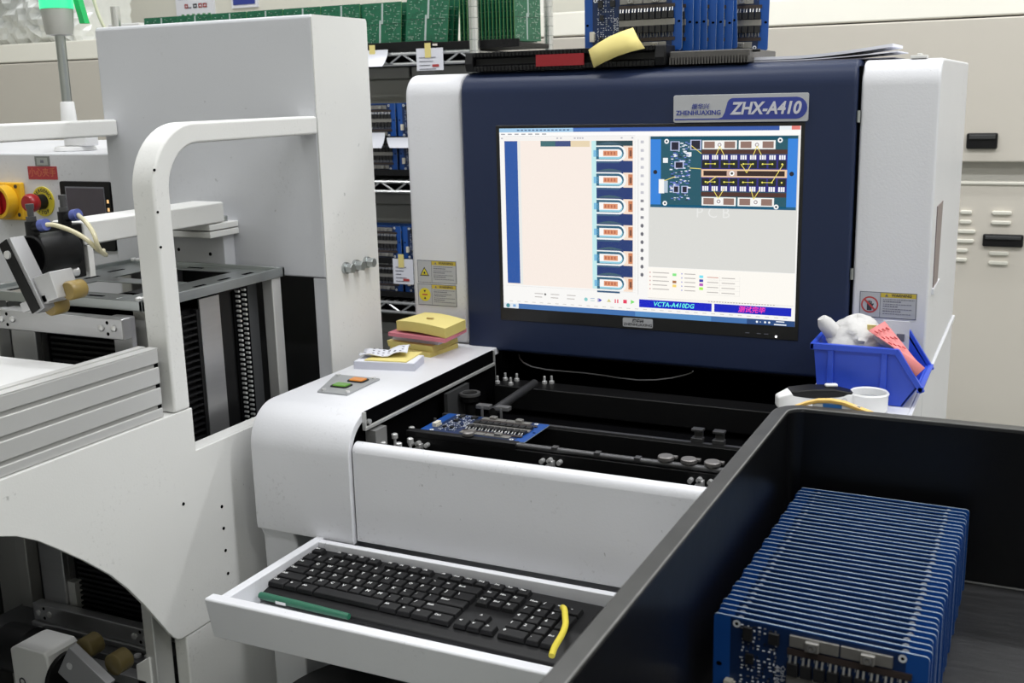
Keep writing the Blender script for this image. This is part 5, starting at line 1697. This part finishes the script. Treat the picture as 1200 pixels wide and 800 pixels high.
# sheet-metal top frame above the magazine
fz = 1.1455
tf = obj('top_frame', M().box(-1.378, -1.060, 1.074, 1.080, fz - .014, fz).box(-1.378, -1.060, 1.374, 1.380, fz - .014, fz).box(-1.066, -1.060, 1.074, 1.380, fz - .014, fz).box(-1.378, -1.372, 1.074, 1.380, fz - .014, fz), STEEL, LD, bevel=.001)
def plate(x0, x1, y0, y1, z=fz - .008, slots=()):
    o = obj('frame_plate', M().box(x0, x1, y0, y1, z, z + .002), STEEL, tf, bevel=.0006)
    s = M()
    for (x, y, dx, dy) in slots:
        s.box(x - dx, x + dx, y - dy, y + dy, z + .0018, z + .0025)
    if slots:
        obj('slot', s, RUBBER, o, smooth=0)
plate(-1.372, -1.285, 1.08, 1.374, slots=((-1.33, 1.30, .003, .016), (-1.315, 1.235, .003, .014), (-1.31, 1.355, .004, .012), (-1.345, 1.12, .004, .014)))
plate(-1.135, -1.066, 1.08, 1.374, slots=((-1.095, 1.16, .003, .010), (-1.095, 1.225, .003, .012), (-1.100, 1.285, .003, .012), (-1.10, 1.34, .004, .010), (-1.12, 1.19, .004, .012)))
plate(-1.285, -1.135, 1.09, 1.135, z=fz - .0075, slots=((-1.25, 1.112, .014, .003), (-1.18, 1.112, .014, .003)))
plate(-1.285, -1.135, 1.215, 1.245, z=fz - .0075)
plate(-1.285, -1.135, 1.345, 1.374, z=fz - .0075, slots=((-1.22, 1.36, .015, .003),))
obj('under_tray', M().box(-1.285, -1.135, 1.09, 1.37, fz - .035, fz - .033), DARKG, tf)
for (x, y) in ((-1.355, 1.365), (-1.345, 1.365), (-1.072, 1.082), (-1.066, 1.086)):
    obj('frame_screw', M().lathe((x, y, fz), [(.005, 0), (.005, .003), (.0025, .0045)], 12), SCREW, tf)
for (x0, x1, y0, y1) in ((-1.088, -1.062, 1.084, 1.106), (-1.084, -1.064, 1.352, 1.374), (-1.375, -1.352, 1.084, 1.106), (-1.375, -1.352, 1.352, 1.374)):
    obj('frame_leg', M().box(x0, x1, y0, y1, .62, fz - .014), ALUX, LD, bevel=.002)
obj('inner_panel', M().box(-1.115, -1.095, 1.310, 1.352, .64, 1.130), mat('charcoal_panel', (.06, .062, .066), .45), LD)
obj('inner_panel', M().box(-1.094, -1.075, 1.240, 1.306, .64, 1.128), BLACKM, LD)
ch = M()
for k in range(32):
    z = .895 + k * .0074
    for y in (1.276, 1.290):
        ch.cyl((-1.0745, y, z), (-1.066, y, z), .0019, 8)
obj('drive_chain', ch, SCREW, LD)['kind'] = 'stuff'
chb = M().box(-1.0745, -1.0725, 1.268, 1.302, .64, 1.125)
obj('chain_backing', chb, RUBBER, LD)

# magazine rack inside the loader
MZ = thing('board_magazine', 'aluminium and black slotted board magazine standing inside the loader', 'magazine', (-1.185, 1.15, .62))
for (z0, z1) in ((1.0985, 1.1265), (.659, .6855)):
    bar = obj('cross_bar', M().box(-1.3035, -1.0695, 1.045, 1.062, z0, z1), ALU, MZ, bevel=.0015)
    for xc in (-1.281, -1.095):
        for (dx, dz) in ((-.011, 0), (.011, .001)):
            obj('bar_screw', M().lathe((xc + dx, 1.045, (z0 + z1) / 2 + dz), [(.0045, 0), (.0045, -.002), (.0025, -.003)], 12, 'y'), SCREW, bar)
    s = M()
    for xc in (-1.281, -1.095):
        for (dx, dz) in ((0, .008), (0, -.007)):
            s.cyl((xc + dx, 1.0448, (z0 + z1) / 2 + dz), (xc + dx, 1.0455, (z0 + z1) / 2 + dz), .0025, 10)
    obj('bar_hole', s, RUBBER, bar)
obj('foot_bar', M().box(-1.3035, -1.0695, 1.040, 1.066, .651, .659), ALU, MZ, bevel=.001)
for (x0, x1) in ((-1.297, -1.2505), (-1.104, -1.072)):
    up = obj('upright', M().box(x0, x1, 1.062, 1.072, .655, 1.1265), ALU, MZ, bevel=.0015)
    obj('upright_side', M().box(x1 - .003, x1, 1.072, 1.24, .655, 1.10) if x1 < -1.2 else M().box(x1 - .003, x1, 1.196, 1.238, .655, 1.126), ALU, up)
obj('upright_cover', M().box(-1.2505, -1.236, 1.066, 1.080, .662, .72), ALUX, MZ, bevel=.001)
core = M().box(-1.247, -1.108, 1.080, 1.235, .66, 1.12)
obj('core', core, RUBBER, MZ)
cmb = M()
for k in range(56):
    z = .667 + k * .0080
    cmb.box(-1.236, -1.106, 1.0745, 1.081, z, z + .0035)
obj('slot_rib', cmb, BLACK, MZ, smooth=0)['kind'] = 'stuff'
for k in range(50):
    pass
sd = M()
for k in range(44):
    z = .70 + k * .0094
    sd.box(-1.109, -1.0745, 1.145, 1.1965, z, z + .0025)
obj('side_rib', sd, BLACK, MZ, smooth=0)['kind'] = 'stuff'
obj('side_comb', M().box(-1.109, -1.085, 1.10, 1.1965, .66, 1.112).box(-1.085, -1.0735, 1.19, 1.1965, .66, 1.112), BLACK, MZ)
obj('comb_top', M().box(-1.109, -1.080, 1.130, 1.165, 1.112, 1.126), BLACK, MZ, bevel=.001)
obj('yellow_tag', M().box(-1.103, -1.086, 1.0605, 1.0618, .70, .745), LABELYB, MZ)
# platform under the magazine, rails and posts
pl = obj('lift_platform', M().box(-1.38, -1.045, 1.02, 1.36, .622, .6505), DARKG, LD, bevel=.002)
obj('platform_rail', M().box(-1.38, -1.045, 1.000, 1.020, .626, .640), mat('dull_rail_steel', (.16, .16, .16), .45, metal=.4), pl, bevel=.001)
s = M()
for (x, y) in ((-1.30, 1.032), (-1.285, 1.036), (-1.27, 1.030), (-1.09, 1.032), (-1.075, 1.036)):
    s.cyl((x, y, .6505), (x, y, .6540), .005, 12)
obj('platform_screw', s, SCREW, pl)
obj('lift_post', M().box(-1.440, -1.372, 1.10, 1.15, .0, 1.12).box(-1.372, -1.362, 1.115, 1.135, .0, 1.12), ALUX, LD, bevel=.002)
obj('corner_post', M().box(-1.045, -1.027, 1.003, 1.035, 0.0, .86), ALUX, LD, bevel=.002)
obj('rear_cover', M().box(-1.40, -1.04, 1.395, 1.405, 0.02, .62), RUBBER, LD)
obj('lift_bed', M().box(-1.408, -1.034, .62, 1.40, .40, .43), DARKG, LD)
# white transfer belt surface seen behind the rail
obj('transfer_table', M().box(-1.405, -1.040, .48, .985, 1.070, 1.0785), WPLAST, LD, bevel=.001)
obj('table_stand', M().box(-1.405, -1.385, .50, .96, .43, 1.07), BOXGREY, LD)

# upper pneumatic clamp on its arm
ar = obj('clamp_arm', M().box(-1.225, -1.165, 1.088, 1.3745, 1.2135, 1.2455), WHITE2, LD, bevel=.003)
obj('end_plate', M().box(-1.178, -1.165, 1.092, 1.102, 1.170, 1.2135), WHITE2, ar, bevel=.001)
obj('mount_plate', M().box(-1.325, -1.165, 1.338, 1.4064, 1.2030, 1.2125), WHITE2, ar, bevel=.0015)
obj('mount_plate', M().box(-1.325, -1.165, 1.338, 1.4064, 1.1915, 1.2015), WHITE2, ar, bevel=.0015)
obj('mount_bracket', M().box(-1.325, -1.176, 1.380, 1.4064, 1.132, 1.1910), BOXGREY, ar, bevel=.0015)
obj('bracket_hole', M().cyl((-1.205, 1.3795, 1.160), (-1.205, 1.3802, 1.160), .003, 10).cyl((-1.27, 1.3795, 1.165), (-1.27, 1.3802, 1.165), .003, 10), RUBBER, ar)
for (x, y) in ((-1.181, 1.356), (-1.181, 1.39)):
    obj('hex_bolt', M().cyl((x, y, 1.2125), (x, y, 1.2215), .0065, 14), STEEL, ar, bevel=.001)
pc = obj('pneumatic_cylinder', M().lathe((-1.170, 1.002, 1.2110), [(.0250, 0), (.0272, .002), (.0272, .060), (.0260, .062)], 36, 'y'), BLACKM, LD, smooth=40)
obj('rear_block', M().box(-1.225, -1.166, 1.0625, 1.087, 1.172, 1.2445), BLACKM, pc, bevel=.002)
obj('front_cap', M().cyl((-1.170, 1.0015, 1.2110), (-1.170, 1.0005, 1.2110), .0240, 30), RUBBER, pc)
obj('tie_bolt', M().cyl((-1.157, 1.040, 1.183), (-1.157, 1.062, 1.183), .0062, 14), SCREW, pc)
obj('spindle', M().cyl((-1.170, .984, 1.2110), (-1.170, 1.002, 1.2110), .005, 12), SCREW, pc)
# lever plate, block and rollers
ax = Vector((.040, 0, -.076)).normalized(); az = Vector((.076, 0, .040)).normalized()
obj('lever', M().obox((-1.1430, .974, 1.1930), ax, (0, 1, 0), az, .098, .022, .018), mat('dull_lever_steel', (.34, .34, .35), .4, metal=.5), pc, bevel=.001)
obj('lever_face', M().obox((-1.1480, .9625, 1.1920), ax, (0, 1, 0), az, .096, .002, .016), BLACKM, pc)
obj('lever_bolt', M().cyl((-1.1620, .9590, 1.2190), (-1.1620, .9617, 1.2190), .0052, 16), SCREW, pc)
bl = Vector((.70, 0, .22)).normalized(); bz = Vector((-.22, 0, .70)).normalized()
obj('roller_block', M().obox((-1.1130, .985, 1.1780), bl, (0, 1, 0), bz, .036, .036, .034), mat('machined_aluminium', (.55, .55, .56), .35, metal=.5), pc, bevel=.001)
obj('roller_foot', M().obox((-1.1340, .982, 1.1580), bl, (0, 1, 0), bz, .050, .030, .012), mat('machined_aluminium', (.55, .55, .56), .35, metal=.5), pc, bevel=.001)
for (x, z) in ((-1.0875, 1.1740), (-1.1230, 1.1520)):
    obj('roller', M().lathe((x, .980, z), [(.0105, 0), (.0120, .002), (.0120, .022), (.0105, .024)], 22, 'y'), YELLOWR, pc, smooth=40)
for (x, y, zt) in ((-1.173, 1.012, 1.2370), (-1.180, 1.072, 1.2430)):
    fb_ = obj('air_fitting', M().cyl((x, y, zt), (x, y, zt + .018), .0085, 16).cyl((x, y, zt + .010), (x + .016, y, zt + .013), .0070, 14), BLACK, pc)
    obj('fitting_collar', M().cyl((x + .016, y, zt + .013), (x + .026, y, zt + .0145), .0078, 16), BLUEC, fb_)
    obj('fitting_screw', M().cyl((x, y, zt + .018), (x, y, zt + .034), .0040, 12).cyl((x, y, zt + .034), (x, y, zt + .040), .0052, 12).cyl((x, y, zt + .018), (x, y, zt + .024), .0062, 6), DARKROD, fb_)
obj('air_hose', M().tube(spl([(-1.148, 1.012, 1.2510), (-1.138, 1.018, 1.2500), (-1.118, 1.026, 1.2420), (-1.101, 1.032, 1.2310), (-1.093, 1.040, 1.2180), (-1.100, 1.060, 1.2080), (-1.125, 1.080, 1.2050)]), .0030, 10), TUBEM, pc)
obj('air_hose', M().tube(spl([(-1.154, 1.072, 1.2570), (-1.140, 1.062, 1.2555), (-1.110, 1.044, 1.2500), (-1.092, 1.036, 1.2380), (-1.088, 1.036, 1.2250), (-1.096, 1.050, 1.2120), (-1.122, 1.078, 1.2100)]), .0030, 10), TUBEM, pc)

# lower pneumatic stop, seen in the arched opening
lc = obj('lower_cylinder', M().prism([(-1.235, .560), (-1.235, .676), (-1.222, .682), (-1.170, .682), (-1.165, .676), (-1.165, .560)], 'y', .945, 1.0), WHITE2, LD, bevel=.003)
obj('housing_bore', M().cyl((-1.165, .972, .635), (-1.158, .972, .635), .036, 26), BLACKM, lc)
obj('housing_logo', M().ring((-1.217, .9445, .630), (0, -1, 0), .006, .004, .0006, 14), INK, lc)
obj('motor_body', M().lathe((-1.290, .985, .650), [(.030, 0), (.034, .004), (.034, .052), (.030, .055)], 26, 'x'), BLACKM, lc, smooth=40)
obj('piston_rod', M().cyl((-1.158, .972, .640), (-1.118, .972, .652), .006, 12), SCREW, lc)
sax = Vector((.072, 0, -.045)).normalized(); saz = Vector((.045, 0, .072)).normalized()
obj('slant_plate', M().obox((-1.102, .952, .660), sax, (0, 1, 0), saz, .075, .014, .050), mat('dull_lever_steel', (.34, .34, .35), .4, metal=.5), lc, bevel=.001)
obj('plate_screw', M().cyl((-1.122, .9435, .674), (-1.122, .9445, .674), .005, 12).cyl((-1.082, .9435, .648), (-1.082, .9445, .648), .005, 12), SCREW, lc)
for (x, z) in ((-1.114, .6905), (-1.064, .6780)):
    obj('roller', M().lathe((x, .962, z), [(.0125, 0), (.0150, .002), (.0150, .024), (.0125, .026)], 22, 'y'), mat('shaded_amber_urethane', (0.085, 0.064, 0.02), 0.45), lc, smooth=40)  # amber darkened in the colour for the shade inside the arch
obj('side_housing', M().prism([(-1.062, .58), (-1.062, .660), (-1.038, .676), (-1.036, .676), (-1.036, .58)], 'y', 1.0, 1.034), WHITE2, lc, bevel=.002)
obj('guide_rod', M().cyl((-1.07, .955, .648), (-1.036, .955, .648), .003, 10), SCREW, lc)

flush_text()
